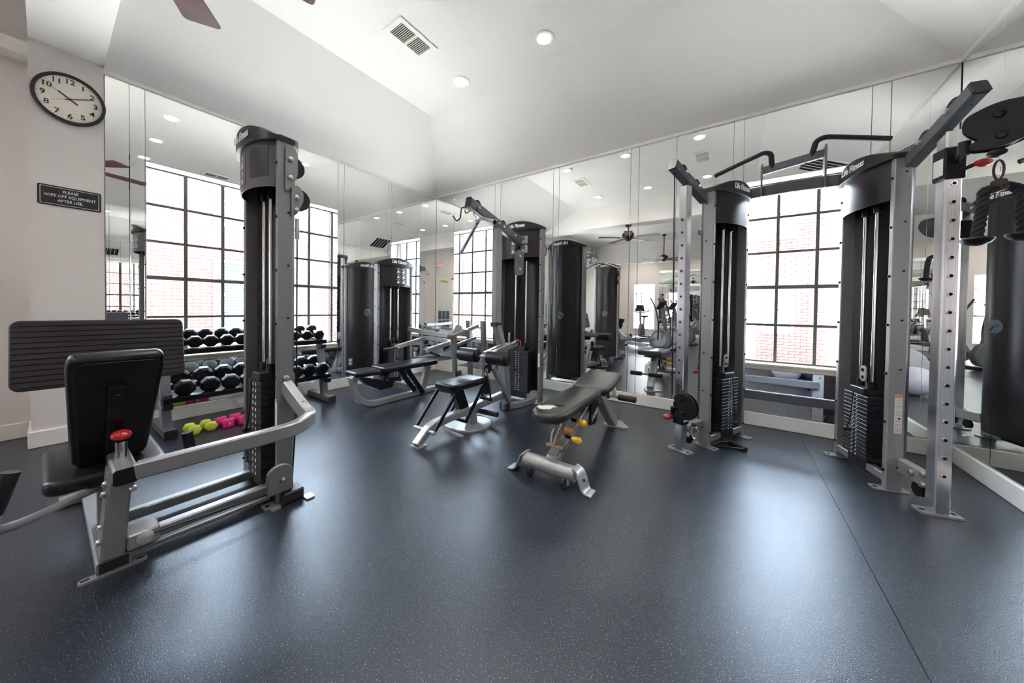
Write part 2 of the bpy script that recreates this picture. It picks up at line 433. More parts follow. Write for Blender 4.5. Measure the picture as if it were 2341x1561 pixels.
# mirrors -----------------------------------------------------------
def panel(fmap, u0, u1, z0, z1, parent):
    p, q = fmap(u0 + .0012, 0, z0), fmap(u1 - .0012, MBK - .0005, z1)
    MB().box(min(p[0], q[0]), max(p[0], q[0]), min(p[1], q[1]), max(p[1], q[1]), z0, z1).build('mirror_panel', 'mirror', parent, bevel=.0022, smooth=0)
Z0M = .128
for a, b in ((.29, .423), (.423, .5125), (2.1945, 2.277), (2.277, 2.945), (2.945, 2.997), (2.997, YB - .001)): panel(mapL, a, b, Z0M, ZM, wallL)
for a, b in ((.5125, 1.352), (1.352, 2.1945)):
    panel(mapL, a, b, WZ1 + .004, ZM, wallL); panel(mapL, a, b, Z0M, WZ0 - .055, wallL)
for a, b in ((XL + .001, -3.878), (-3.017, -2.911), (-2.911, -2.028), (-2.028, -1.943), (-1.943, -1.022), (-1.022, -.929), (-.929, -.542), (-.542, -.033), (-.033, .052), (.908, 1.015), (1.015, XR - .001)): panel(mapB, a, b, Z0M, ZM, wallB)
for a, b in ((-3.878, -3.017), (.052, .908)):
    panel(mapB, a, b, WZ1 + .004, ZM, wallB); panel(mapB, a, b, Z0M, WZ0 - .055, wallB)
for a, b in ((-.08, .72), (.72, 1.62), (1.62, 2.52), (2.52, 2.61), (2.61, 3.42), (3.42, YB - .001)): panel(mapR, a, b, Z0M, ZM, wallR)
farm = struct(MB().box(-2.62, .60, YFAR, YFAR + .01, .12, 2.75).build('wall_far_mirror', 'mirror_backing', smooth=0))
for k in range(4):
    MB().box(-2.62 + k * .805, -2.62 + (k + 1) * .805 - .003, YFAR + .01, YFAR + .016, .12, 2.75).build('mirror_panel', 'mirror', farm, bevel=.002, smooth=0)
# trims and baseboards
struct(MB().box(XL - .009, XL + .012, YP1, YB, ZM + .001, ZC0 + .02).build('trim_1', 'trim_paint', smooth=0))
struct(MB().box(XL, XR, YB - .012, YB + .009, ZM + .001, ZC0 + .02).build('trim_2', 'trim_paint', smooth=0))
struct(MB().box(XR - .012, XR + .009, YP1, YB, ZM + .001, ZC0 + .02).build('trim_3', 'trim_paint', smooth=0))
def baseb(name, x0, x1, y0, y1): struct(MB().box(x0, x1, y0, y1, 0, .124).build(name, 'white_paint', bevel=.004, smooth=0))
baseb('baseboard_left', XL - .009, XL + .016, YP1 + .016, YB - .0)
baseb('baseboard_back', XL, XR, YB - .016, YB + .009)
baseb('baseboard_right', XR - .016, XR + .009, -.06, YB)
baseb('baseboard_pier', XM - .05, XL + .030, YP0 - .016, YP1 + .016)
baseb('baseboard_side', XM, XM + .016, YFAR, YP0 - .02)
baseb('baseboard_wing', .66, XR, -.08, -.064)
baseb('baseboard_wing_side', .644, .66, -1.9, -.064)
baseb('baseboard_far', XM, 3.2, YFAR, YFAR + .02)
# windows -----------------------------------------------------------
WN = [0]
def window(fmap, u0, u1, z0, z1, cols, rows_lo, rows_hi, zmid, jamb='mirror', sill=True, label=''):
    WN[0] += 1
    def bx(a, b, d0, d1, c, d):
        p, q = fmap(a, d0, c), fmap(b, d1, d)
        return MB().box(min(p[0], q[0]), max(p[0], q[0]), min(p[1], q[1]), max(p[1], q[1]), c, d)
    def bx2(mb, a, b, d0, d1, c, d):
        p, q = fmap(a, d0, c), fmap(b, d1, d); return mb.box(min(p[0], q[0]), max(p[0], q[0]), min(p[1], q[1]), max(p[1], q[1]), c, d)
    fr = MB(); t = .016
    bx2(fr, u0, u0 + t, GD - .02, GD + .04, z0, z1); bx2(fr, u1 - t, u1, GD - .02, GD + .04, z0, z1)
    bx2(fr, u0 + t, u1 - t, GD - .02, GD + .04, z1 - t, z1); bx2(fr, u0 + t, u1 - t, GD - .02, GD + .04, z0, z0 + t)
    w_ = struct(fr.build('window_%d' % WN[0], 'window_metal', smooth=0))
    if label: w_['label'] = label
    if zmid: bx(u0 + t, u1 - t, GD - .018, GD + .03, zmid - .018, zmid + .018).build('meeting_rail', 'window_metal', w_, bevel=.003, smooth=0)
    cu = [u0 + (u1 - u0) * i / cols for i in range(cols + 1)]
    zz = [z0 + (zmid - z0) * i / rows_lo for i in range(rows_lo)] + [zmid + (z1 - zmid) * i / rows_hi for i in range(rows_hi + 1)]
    for u in cu[1:-1]:
        th = .026 if cols == 6 and abs(u - cu[3]) < 1e-6 else .0125
        bx(u - th, u + th, GD - .006, GD + .016, z0 + t, z1 - t).build('muntin', 'window_metal', w_, smooth=0)
    for z in zz[1:-1]:
        if abs(z - zmid) > .01: bx(u0 + t, u1 - t, GD - .005, GD + .015, z - .011, z + .011).build('muntin', 'window_metal', w_, smooth=0)
    for i in range(cols):
        for j in range(len(zz) - 1):
            bx(cu[i] + .004, cu[i + 1] - .004, GD + .004, GD + .007, zz[j] + .004, zz[j + 1] - .004).build('pane', 'pane_glass', w_, smooth=0)
    if jamb:
        bx(u0 - .002, u0 + .004, .001, GD - .021, z0, z1).build('jamb', jamb, w_, smooth=0)
        bx(u1 - .004, u1 + .002, .001, GD - .021, z0, z1).build('jamb', jamb, w_, smooth=0)
    bx(u0, u1, 0, GD - .02, z1 - .004, z1 + .003).build('head_lining', 'trim_paint', w_, smooth=0)
    if sill:
        bx(u0 - .006, u1 + .006, -.012, GD - .02, z0 - .022, z0).build('window_sill', 'sill_paint', w_, bevel=.003, smooth=0)
        bx(u0 - .002, u1 + .002, -.004, .01, z0 - .054, z0 - .023).build('sill_apron', 'sill_paint', w_, bevel=.003, smooth=0)
    return w_
window(mapL, *WL, WZ0, WZ1, 6, 2, 3, 1.335, label='wide window behind the dumbbell rack')
window(mapB, *WB1, WZ0, WZ1, 3, 2, 3, 1.335, label='window behind the lat pulldown machine')
window(mapB, *WB2, WZ0, WZ1, 3, 2, 3, 1.335, label='window framed by the two cable towers')
window(mapM, *WM, WZ0, WZ1, 6, 2, 3, 1.335, jamb='trim_paint', label='window in the cardio area side wall')
window(mapF, *WF, .25, 2.20, 3, 2, 3, 1.05, jamb='trim_paint', label='window in the far wall beside the far mirrors')
# door in the wing wall
d1 = struct(MB().box(.640, .662, -1.42, -.62, .0, 2.15).build('door_1', 'trim_paint', bevel=.004, smooth=0))
tag(d1, 'white glazed door beside the wing wall')
for i in range(3):
    for j in range(5):
        MB().box(.634, .6405, -1.30 + i * .2, -1.13 + i * .2, .25 + j * .36, .58 + j * .36).build('pane', 'far_glass' if j < 2 else 'paper', d1, smooth=0)
MB().box(.60, .64, -1.2, -.85, 2.06, 2.12).build('door_closer', 'brass', d1, bevel=.005)
MB().tube([(.62, -.70, 1.0), (.58, -.70, 1.0), (.58, -.80, 1.0)], .012).build('door_handle', 'bolt_steel', d1)
# exterior ----------------------------------------------------------
gr = struct(MB().box(-30, 30, -25, 30, -.75, -.40).build('ground_courtyard', 'concrete', smooth=0))
struct(MB().box(XL - WT - 1.1, XR + WT + 1.0, YB + WT, YB + WT + 1.1, 3.0, 3.1).build('sun_block_eave_back', 'trim_paint', smooth=0))  # unseen overhang, added to keep the high sun out of the back windows
struct(MB().box(XL - WT - 1.1, XL - WT, YFAR, YB + WT, 3.0, 3.1).build('sun_block_eave_left', 'trim_paint', smooth=0))  # likewise added out of view, blocks the sun at the wide window
def building(name, fm, u0, u1, z0, z1, m, label, wins, dep=.5):
    b = MB(); p, q = fm(u0, 0, z0), fm(u1, dep, z1)
    b.box(min(p[0], q[0]), max(p[0], q[0]), min(p[1], q[1]), max(p[1], q[1]), z0, z1)
    o = b.build(name, m, smooth=0); tag(o, label, 'building')
    for (a, c, e, f) in wins:
        def bb(u_a, u_b, d_a, d_b, z_a, z_b):
            p, q = fm(u_a, d_a, 0), fm(u_b, d_b, 0)
            return MB().box(min(p[0], q[0]), max(p[0], q[0]), min(p[1], q[1]), max(p[1], q[1]), z_a, z_b)
        wf = MB()
        for (ua, ub, za, zb) in ((a - .05, a, e - .05, f + .05), (c, c + .05, e - .05, f + .05), (a, c, f, f + .05), (a, c, e - .05, e), (a, c, (e + f) / 2 - .02, (e + f) / 2 + .02), ((a + c) / 2 - .012, (a + c) / 2 + .012, e, f)):
            p, q = fm(ua, -.03, 0), fm(ub, 0, 0)
            wf.box(min(p[0], q[0]), max(p[0], q[0]), min(p[1], q[1]), max(p[1], q[1]), za, zb)
        wo = wf.build('window_frame', 'siding', o, smooth=0)
        bb(a, c, -.004, 0, e, f).build('pane', 'far_glass', wo, smooth=0)
        n = int((f - e) / .062); s0 = None
        for k in range(n):
            if s0 is None: s0 = bb(a + .01, c - .01, -.018, -.006, e + .01, e + .040).build('blind_slat', 'blind', wo, smooth=0)
            else: dup(s0, (0, 0, k * .062))
    return o
XBL = -8.7
bl = building('apartment_building', lambda u, d, z: (XBL - d, u, z), -13.4, 4.2, -.4, 3.8, 'brickwork', 'brick apartment block with white blinds seen through the wide window', [(2.0, 2.95, .62, 1.95), (2.0, 2.95, 2.75, 3.7), (-1.6, -.6, .62, 1.95)])
bl2 = building('apartment_block', lambda u, d, z: (XBL - .2 - d, u, z), 4.2, 9.0, -.4, 3.8, 'siding', 'pale sided apartment block beyond the brick one', [])
YBB = 9.2
bb_ = building('apartment_building', lambda u, d, z: (u, YBB + d, z), .42, 9.5, -.4, 4.15, 'brickwork', 'brick apartment block seen between the two cable towers', [(.58, 1.02, .66, 1.62), (.58, 1.02, 2.75, 3.7), (1.9, 2.9, 2.75, 3.7)])
building('apartment_block', lambda u, d, z: (u, YBB + .35 + d, z), -5.0, .42, -.4, 4.15, 'siding', 'white sided facade next to the brick block', [])
building('apartment_building', lambda u, d, z: (u, YBB + .2 + d, z), -9.6, -5.0, -.4, 4.15, 'brickwork', 'brick facade seen behind the lat pulldown machine', [(-7.6, -6.9, 2.4, 3.6)])
building('apartment_building', lambda u, d, z: (u, -14 - d, z), -12, 6, -.4, 6.5, 'siding', 'pale house front beyond the far window', [(-5.5, -4.6, .7, 2.2), (-7.6, -6.7, .7, 2.2)])
# bricks of the pier that can be told apart through the window
pr_ = {}
n_b = 0
for row in range(48):
    z = -.02 + row * .0655
    off = .0 if row % 2 else .095
    for k in range(7):
        x = .43 + off + k * .19
        if x + .18 > 1.62: continue
        if .50 < x + .09 < 1.10 and (.58 < z < 1.69 or 2.68 < z < 3.78): continue
        if n_b >= 290: break
        mname = 'brick_a' if random.random() < .6 else 'brick_b'
        if mname not in pr_:
            pr_[mname] = MB().box(x, x + .18, YBB - .012, YBB - .0005, z, z + .056).build('brick', mname, bb_, smooth=0); pr_[mname + 'o'] = (x, z)
        else:
            ox, oz = pr_[mname + 'o']; dup(pr_[mname], (x - ox, random.uniform(-.003, .003), z - oz))
        n_b += 1
# ------------------------------------------------------------------ weight stack tower (local: x across, -y open front, z up)
def sheet(mb, xs_, yf, z0, z1, th=.006, zf=None):
    """curved upright sheet; zf(x)->(z0,z1) optional"""
    n = len(xs_); vs = []
    for x in xs_:
        a, b = zf(x) if zf else (z0, z1)
        y = yf(x)
        vs += [(x, y, a), (x, y, b), (x, y + th, b), (x, y + th, a)]
    fs = []
    for i in range(n - 1):
        k = i * 4; m = k + 4
        fs += [(k, m, m + 1, k + 1), (k + 1, m + 1, m + 2, k + 2), (k + 2, m + 2, m + 3, k + 3), (k + 3, m + 3, m, k)]
    fs += [(0, 1, 2, 3), tuple((n - 1) * 4 + j for j in (3, 2, 1, 0))]
    return mb.add(vs, fs)
def tower(root, M, w, top, hdr0, n_plates, stack_w=.26, stack_d=.12, plate_h=.031, pd=.085, bf=.075, br=.13, stack_x=0., rod=.06, shroud_hdr='shroud', logo=True, z_stack=.112, rod_top=None, pin=4, feet=True, mark=True, post_m='silver'):
    hw = w / 2; xs_ = [-hw + .036 + (w - .072) * i / 20 for i in range(21)]
    cf = lambda x: max(0., 1 - (x / (hw - .036)) ** 2)
    for sx in (-1, 1):
        b = MB(M).box(sx * hw - (.034 if sx > 0 else 0), sx * hw + (.034 if sx < 0 else 0), -pd / 2, pd / 2, .008, top)
        po = b.build('post', post_m, root, bevel=.004)
        bt = MB(M)
        for k in range(7):
            z = .12 + (top - .25) * k / 6
            bt.dome((sx * (hw - .017), -pd / 2, z), (0, -1, 0), .0085, .009, 8)
            bt.dome((sx * hw, .012, z + .03), (sx, 0, 0), .006, .008, 8)
        bt.build('bolts', 'black_bolt', po)
        if feet:
            f = MB(M); x0 = sx * hw - sx * .017
            f.prism(rrect(x0 - .035, x0 + .035, -pd / 2 - .06, pd / 2 + .03, .012), (0, 0, 0), (1, 0, 0), (0, 1, 0), .008)
            fo = f.build('foot_plate', 'silver_light', root)
            MB(M).prism(rrect(x0 - .010, x0 + .010, -pd / 2 - .048, -pd / 2 - .030, .004), (0, 0, .0082), (1, 0, 0), (0, 1, 0), .0008).build('bolt_slot', 'dark_void', fo, smooth=0)
    c = MB(M).box(-hw + .034, hw - .034, -pd / 2, -pd / 2 + .04, .045, .095); c.build('base_rail', post_m, root, bevel=.004)
    c = MB(M).box(-hw + .034, hw - .034, pd / 2 - .03, pd / 2, .03, .075); c.build('base_rail', post_m, root, bevel=.004)
    rs = sheet(MB(M), xs_, lambda x: pd / 2 - .012 + br * cf(x) ** .75, .09, top - .01).build('rear_shroud', 'shroud', root)
    if mark:   # round emblem on the rear shroud
        yb = pd / 2 - .012 + br + .0065
        MB(M).prism(circ(.058, 24), (0, yb, 1.0), (-1, 0, 0), (0, 0, 1), .0015).build('emblem', 'blue_print', rs)
        e = MB(M)
        e.prism([(-.046, -.034), (-.030, -.040), (.012, .010), (.044, .010), (.046, .018), (.004, .020)], (0, yb + .0015, 1.0), (-1, 0, 0), (0, 0, 1), .001)
        e.prism([(-.004, -.006), (.026, -.008), (.044, -.002), (.022, .000)], (0, yb + .0015, 1.0), (-1, 0, 0), (0, 0, 1), .001)
        e.build('emblem_mark', 'cap_black', rs)
    hs = sheet(MB(M), xs_, lambda x: -pd / 2 + .004 - bf * cf(x) ** .7, hdr0, top - .012, .006).build('header_shroud', shroud_hdr, root)
    MB(M).box(-hw + .034, hw - .034, -pd / 2 + .005, pd / 2 - .01, top - .06, top - .02).build('header_beam', post_m, root)
    # arched cap
    cap = MB(M); vs = []; xc = [-hw - .004 + (w + .008) * i / 24 for i in range(25)]
    ca = lambda x: max(0, 1 - (x / (hw + .004)) ** 2)
    for x in xc:
        y0 = -pd / 2 - .012 - bf * ca(x) ** .7; y1 = pd / 2 + .004 + (br - .005) * ca(x) ** .75; zt = top + .018 + .075 * ca(x)
        vs += [(x, y0, top - .014), (x, y0, zt - .006), (x, y0 + .02, zt), (x, y1 - .02, zt), (x, y1, zt - .006), (x, y1, top - .014)]
    n = len(xc); fs = []
    for i in range(n - 1):
        for j in range(6): fs.append((i * 6 + j, i * 6 + (j + 1) % 6, i * 6 + 6 + (j + 1) % 6, i * 6 + 6 + j))
    fs += [tuple(range(6)), tuple((n - 1) * 6 + j for j in range(5, -1, -1))]
    cp = cap.add(vs, fs).build('cap', 'cap_black', root)
    if logo:
        yl = -pd / 2 - .0135 - bf
        o = M @ Vector((0, yl, top + .036)); ax = (M.to_3x3() @ Vector((1, 0, 0))); az = Vector((0, 0, 1))
        text('brand_lettering', 'Life Fitness', .062, o, ax, az, 'white_print', cp, shear=.25, bold=.0012, sx=.82)
        o = M @ Vector((0, pd / 2 + br + .0005, top + .036))
        text('brand_lettering', 'Life Fitness', .062, o, -ax, az, 'white_print', cp, shear=.25, bold=.0012, sx=.82)
    # guide rods, stack
    zt = rod_top or top - .03; zs = z_stack + n_plates * plate_h
    for sx in (-1, 1):
        MB(M).cyl((stack_x + sx * rod, 0, .06), (stack_x + sx * rod, 0, zt), .0115, 14).build('guide_rod', 'steel_rod', root)
        MB(M).cyl((stack_x + sx * rod, 0, hdr0 - .03), (stack_x + sx * rod, 0, hdr0 + .06), .021, 14).build('rod_collar', 'black_plastic', root)
    MB(M).box(stack_x - stack_w * .4, stack_x + stack_w * .4, -stack_d * .35, stack_d * .35, .030, z_stack - .001).build('stack_cushion', 'black_plastic', root, bevel=.004)
    p0 = MB(M).box(stack_x - stack_w / 2, stack_x + stack_w / 2, -stack_d / 2, stack_d / 2, z_stack, z_stack + plate_h - .0018).build('weight_plate', 'plate_iron', root, bevel=.0025)
    l0, l1 = [MB(M).box(stack_x + sx * .020 - .006, stack_x + sx * .020 + .006, -stack_d / 2 - .0012, -stack_d / 2 + .001, z_stack + .008, z_stack + plate_h - .011).build('number_label', 'white_print', p0, smooth=0) for sx in (-1, 1)]
    h0 = MB(M).cyl((stack_x, -stack_d / 2 - .0008, z_stack + plate_h / 2), (stack_x, -stack_d / 2 + .001, z_stack + plate_h / 2), .0075, 10).build('pin_hole', 'dark_void', p0, smooth=0)
    for k in range(1, n_plates):
        d = dup(p0, (0, 0, k * plate_h))
        for ch in (l0, l1, h0): dup(ch, (0, 0, 0), d)
    t = MB(M).box(stack_x - stack_w * .30, stack_x + stack_w * .30, -stack_d * .45, stack_d * .45, zs, zs + .045).build('top_plate', 'plate_iron', root, bevel=.004)
    for sx in (-1, 1): MB(M).cyl((stack_x + sx * rod, 0, zs + .045), (stack_x + sx * rod, 0, zs + .095), .022, 14).build('bushing', 'black_plastic', t)
    MB(M).cyl((stack_x, 0, zs + .045), (stack_x, 0, zs + .12), .008, 10).build('cable_stud', 'steel_rod', t)
    MB(M).cyl((stack_x, 0, zs + .12), (stack_x, 0, zt), .0035, 8).build('cable', 'black_metal', root)
    zp = z_stack + (n_plates - pin + .5) * plate_h
    sp = MB(M).cyl((stack_x, -stack_d / 2 + .005, zp), (stack_x, -stack_d / 2 - .02, zp), .005, 8).build('selector_pin', 'steel_rod', root)
    MB(M).lathe((stack_x, -stack_d / 2 - .015, zp), [(.006, 0), (.013, .006), (.010, .016), (.016, .03), (.012, .04)], (M.to_3x3().inverted() @ M.to_3x3() @ Vector((0, -1, 0))), 12).build('pin_knob', 'black_plastic', sp)
    MB(M).tube(fillet([(stack_x, -stack_d / 2 - .03, zp), (stack_x - .03, -stack_d / 2 - .04, zp - .03), (stack_x + .012, -stack_d / 2 - .03, zp + .06), (stack_x + .004, -stack_d / 2 - .012, zs + .01)], .03, 6), .0035, 6).build('pin_lanyard', 'black_plastic', sp)
def sticker(M, x0, x1, z0, z1, y, parent, head='orange_print'):
    """white warning label with coloured head and printed lines on a local -y face"""
    s_ = MB(M).box(x0, x1, y - .0012, y, z0, z1).build('warning_label', 'paper', parent, smooth=0)
    MB(M).box(x0 + .001, x1 - .001, y - .0018, y - .0012, z1 - .02, z1 - .002).build('label_heading', head, s_, smooth=0)
    t = MB(M); k = z1 - .032
    while k > z0 + .01:
        t.box(x0 + .004, x1 - .004, y - .0016, y - .0012, k - .0035, k); k -= .0085 if random.random() < .8 else .018
    t.build('label_print', 'grey_print', s_, smooth=0)
def pulley(mb, o, axis, r, th=.022):
    a = Vector(axis).normalized()
    mb.lathe(Vector(o) - a * th / 2, [(r * .3, -.002), (r, 0), (r, th * .2), (r * .86, th * .4), (r * .86, th * .6), (r, th * .8), (r, th), (r * .3, th + .002)], axis, 20)
# ================================================================== leg press
def leg_press():
    R_ = thing('leg_press_machine', (-2.4, .45, 0), 'silver and black seated leg press with tall weight tower and ribbed foot board', 'gym machine')
    M = Matrix.Translation((-2.305, .757, 0))
    tower(R_, M, .53, 2.0, 1.745, 15, stack_w=.20, stack_d=.13, plate_h=.037, pd=.075, bf=.075, br=.085, stack_x=.015, rod=.048, shroud_hdr='grey_and_lit_shroud', pin=8, logo=True, z_stack=.102)
    # placards on the curved header
    for k, x in enumerate((-.18, -.09)):
        pass
    B = lambda: MB()
    B().beam([(-2.055, .157, .036), (-2.95, .157, .036)], .092, .05).build('base_tube', 'silver', R_)
    B().box(-2.054, -2.0535, .118, .196, .016, .056).build('tube_opening', 'dark_void', R_, smooth=0)
    f = B().prism(rrect(-2.088, -2.052, .068, .248, .014), (0, 0, 0), (1, 0, 0), (0, 1, 0), .009).build('foot_plate', 'silver_light', R_)
    for y in (.085, .23): B().prism(rrect(-2.076, -2.064, y - .012, y + .012, .005), (0, 0, .0092), (1, 0, 0), (0, 1, 0), .0008).build('bolt_slot', 'dark_void', f, smooth=0)
    sp = B().beam([(-2.117, .153, .062), (-2.135, .178, .40)], .066, .135, up=(-1, 0, 0)).build('seat_post', 'silver', R_)
    bt = B()
    for z in (.13, .19, .32, .36): bt.dome((-2.09, .119 + (z - .06) * .075, z), (0, -1, 0), .013, .014)
    for z in (.33,): bt.dome((-2.04, .205, z), (1, .3, 0), .012, .014)
    bt.build('bolts', 'bolt_steel', sp)
    st = B().beam([(-2.03, .186, .392), (-2.44, .186, .408)], .066, .062).build('seat_tube', 'silver', R_)
    B().beam([(-2.022, .186, .3915), (-2.031, .186, .392)], .068, .064).build('end_cap', 'black_plastic', st)
    k = B().cyl((-2.17, .186, .42), (-2.17, .186, .50), .018, 18).build('pin_sleeve', 'steel_rod', st)
    B().ball((-2.17, .186, .527), .032, 20, (1, 1, .72)).build('knob', 'red_knob', k)
    # main swing arm
    arm = fillet([(-2.045, .757, .655), (-1.915, .800, .525), (-1.86, .815, .500), (-1.79, .72, .485), (-1.815, .60, .472), (-1.995, .215, .415)], .11, 8)
    B().beam(arm, .05, .066).build('swing_arm', 'silver_light', R_)
    B().prism(rrect(-.045, .045, -.07, .12, .04), (-2.040, .757, .62), (0, 1, 0), (0, 0, 1), .008).build('arm_plate', 'silver', R_)
    B().dome((-2.031, .757, .695), (1, 0, 0), .017, .016).build('pivot_bolt', 'bolt_steel', R_)
    B().cyl((-1.935, .792, .553), (-1.935, .792, .577), .018, 14).build('cable_hole', 'dark_void', R_)
    # rails
    for x in (-2.165, -2.43): B().beam([(x, .18, .055), (x, .73, .055)], .05, .05).build('floor_rail', 'silver', R_)
    B().beam([(-2.10, .20, .035), (-2.10, .70, .035)], .03, .02).build('cable_channel', 'silver', R_)
    hb = B().box(-2.16, -2.05, .19, .285, .062, .128).build('pulley_box', 'silver_light', R_, bevel=.006)
    hp = B(); pulley(hp, (-2.05, .24, .10), (1, .0, .2), .026, .012); hp.build('pulley', 'bolt_steel', hb)
    B().tube([(-2.05, .262, .105), (-2.03, .68, .085)], .0035, 8).build('cable', 'black_metal', R_)
    pc = B().prism([(-.060, 0), (.062, 0), (.062, .10)] + [(.062 * math.cos(a), .10 + .055 * math.sin(a)) for a in [PI * i / 10 for i in range(1, 10)]] + [(-.060, .10)], (-2.032, .725, .075), (0, 1, 0), (0, 0, 1), .022).build('pulley_cover', 'silver', R_, bevel=.004)
    B().dome((-2.010, .735, .145), (1, 0, 0), .015, .014).build('cover_bolt', 'bolt_steel', pc)
    B().box(-2.10, -2.0, .735, .84, .0, .062).build('foot_block', 'cap_black', R_, bevel=.008)
    for (x, y) in ((-2.02, .70), (-1.985, .855)):
        B().prism(rrect(x - .03, x + .03, y - .022, y + .022, .010), (0, 0, 0), (1, 0, 0), (0, 1, 0), .009).build('foot_plate', 'silver_light', R_)
    # upper pulleys on the side of the tower
    for (y, z0, z1, zc) in ((.790, 1.72, 1.975, (1.90, 1.80)), (.820, 1.585, 1.765, (1.70, 1.63))):
        br_ = B().prism(rpoly([(-.030, z0), (-.004, z0 + .02), (.030, z0 + .10), (.030, z1 - .03), (.010, z1), (-.030, z1)], .02), (-2.035, y - .01, 0), (0, 1, 0), (0, 0, 1), .008).build('pulley_bracket', 'silver', R_)
        b2 = B()
        for z in zc: b2.dome((-2.026, y - .017, z), (1, 0, 0), .013, .013)
        b2.build('bolts', 'bolt_steel', br_)
        p = B(); pulley(p, (-2.055, y + .0, (z0 + z1) / 2 + .02), (1, 0, 0), .062, .022); p.build('pulley', 'black_plastic', br_)
    B().cyl((-2.045, .815, 1.585), (-2.045, .815, 1.47), .011, 10).build('cable_end', 'steel_rod', R_)
    B().tube([(-2.045, .815, 1.50), (-2.025, .806, .5), (-2.03, .79, .15)], .0035, 8).build('cable', 'black_metal', R_)
    # seat
    B().pad(rrect(-2.74, -2.20, -.012, .335, .05), (0, 0, .318), (1, 0, 0), (0, 1, 0), .062, .022).build('seat', 'vinyl', R_)
    B().box(-2.65, -2.28, .06, .27, .295, .318).build('seat_bracket', 'black_metal', R_, bevel=.004)
    B().beam([(-2.42, .17, .40), (-2.42, .17, .06)], .07, .07, up=(1, 0, 0)).build('seat_column', 'silver', R_)
    bx = (0, 1, 0); by = Vector((.24, 0, .52)).normalized()
    pad_o = Vector((-2.385, .175, .395))
    bp = B().pad(rpoly([(-.115, 0), (.105, 0), (.135, .50), (.130, .56), (-.125, .56), (-.132, .50)], .05, 6), pad_o, bx, by, .065, .024).build('backrest', 'vinyl', R_)
    nb = Vector(bx).cross(by)
    B().pad(rpoly([(-.095, .02), (.088, .02), (.115, .49), (.105, .535), (-.105, .535), (-.112, .49)], .04, 6), pad_o + nb * .0605, bx, by, .008, .003).build('back_cover', 'black_plastic', bp)
    B().prism(rrect(-.026, .026, .02, .43, .006), pad_o + nb * .068, bx, by, .032).build('back_bracket', 'black_metal', bp, bevel=.003)
    B().dome(pad_o + by * .385 + nb * .10, nb, .014, .010).build('bracket_bolt', 'black_plastic', bp)
    B().cyl(pad_o + by * .26 + nb * .10 + Vector((0, -.005, 0)), pad_o + by * .14 + nb * .10 + Vector((0, -.005, 0)), .008, 10).build('adjust_rod', 'black_metal', bp)
    # handles
    hp_ = fillet([(-2.24, .405, .44), (-2.24, .42, .345), (-2.24, .12, .300), (-2.06, -.03, .318), (-1.99, -.11, .335), (-1.99, -.072, .50)], .05, 6)
    hb_ = B().tube(hp_, .0155, 12).build('handle_bar', 'silver_light', R_)
    B().cyl((-1.99, -.099, .395), (-1.99, -.066, .525), .021, 16).build('grip', 'foam', hb_)
    B().cyl((-2.24, .415, .36), (-2.24, .402, .455), .021, 16).build('grip', 'foam', hb_)
    # foot board with ribs
    ax = Vector((0.03, 1, -.0)).normalized(); ay = Vector((-.22, 0, 1)).normalized()
    fb = B().prism(rrect(-.31, .325, -.17, .20, .035), (-3.03, .205, .80), ax, ay, -.03).build('foot_board', 'board_black', R_, bevel=.004)
    for i in range(12):
        z = -.155 + i * .0295
        inset = .03 if i in (0, 11) else .004
        B().prism([(-.31 + inset, z), (.325 - inset, z), (.325 - inset, z + .0235), (-.31 + inset, z + .0235)], Vector((-3.03, .205, .80)), ax, ay, .0045).build('rib', 'board_black', fb, bevel=.0015)
    B().beam([(-2.92, .157, .05), (-3.16, .19, .45), (-3.10, .205, .78)], .07, .07, up=(0, 1, 0)).build('board_mast', 'silver', R_)
    B().beam([(-2.95, .04, .022), (-2.95, .30, .022)], .07, .04).build('cross_foot', 'silver', R_)
    # header placards, following the curve
    for (xa, xb, z0, z1, m) in ((-.15, .02, 1.775, 1.965, 'graphite'), (.07, .20, 1.80, 1.965, 'cap_black')):
        hw = .265 - .036
        xs_ = [xa + (xb - xa) * i / 6 for i in range(7)]
        sheet(MB(M), xs_, lambda x: -.0375 + .004 - .075 * max(0., 1 - (x / hw) ** 2) ** .7 - .0018, z0, z1, .0015).build('placard' if m == 'graphite' else 'perforated_panel', m, R_)
    t = MB(M); hw = .265 - .036
    yy = lambda x: -.0375 + .004 - .075 * max(0., 1 - (x / hw) ** 2) ** .7 - .0022
    for r in range(2):
        for q in range(2):
            x = -.135 + q * .08; z = 1.79 + r * .085
            for (dx, dz, w_, h_) in ((.0, 0, .045, .004), (.03, 0, .004, .06), (.012, .004, .012, .02), (.0, .02, .018, .004), (.02, .055, .02, .004)):
                sheet(t, [x + dx, x + dx + w_], yy, z + dz, z + dz + h_, .0006)
    t.build('placard_print', 'white_print', R_, smooth=0)
    sticker(M @ Matrix.Translation((.248, 0, 0)), -.012, .012, .40, .58, -.038, R_)
leg_press()
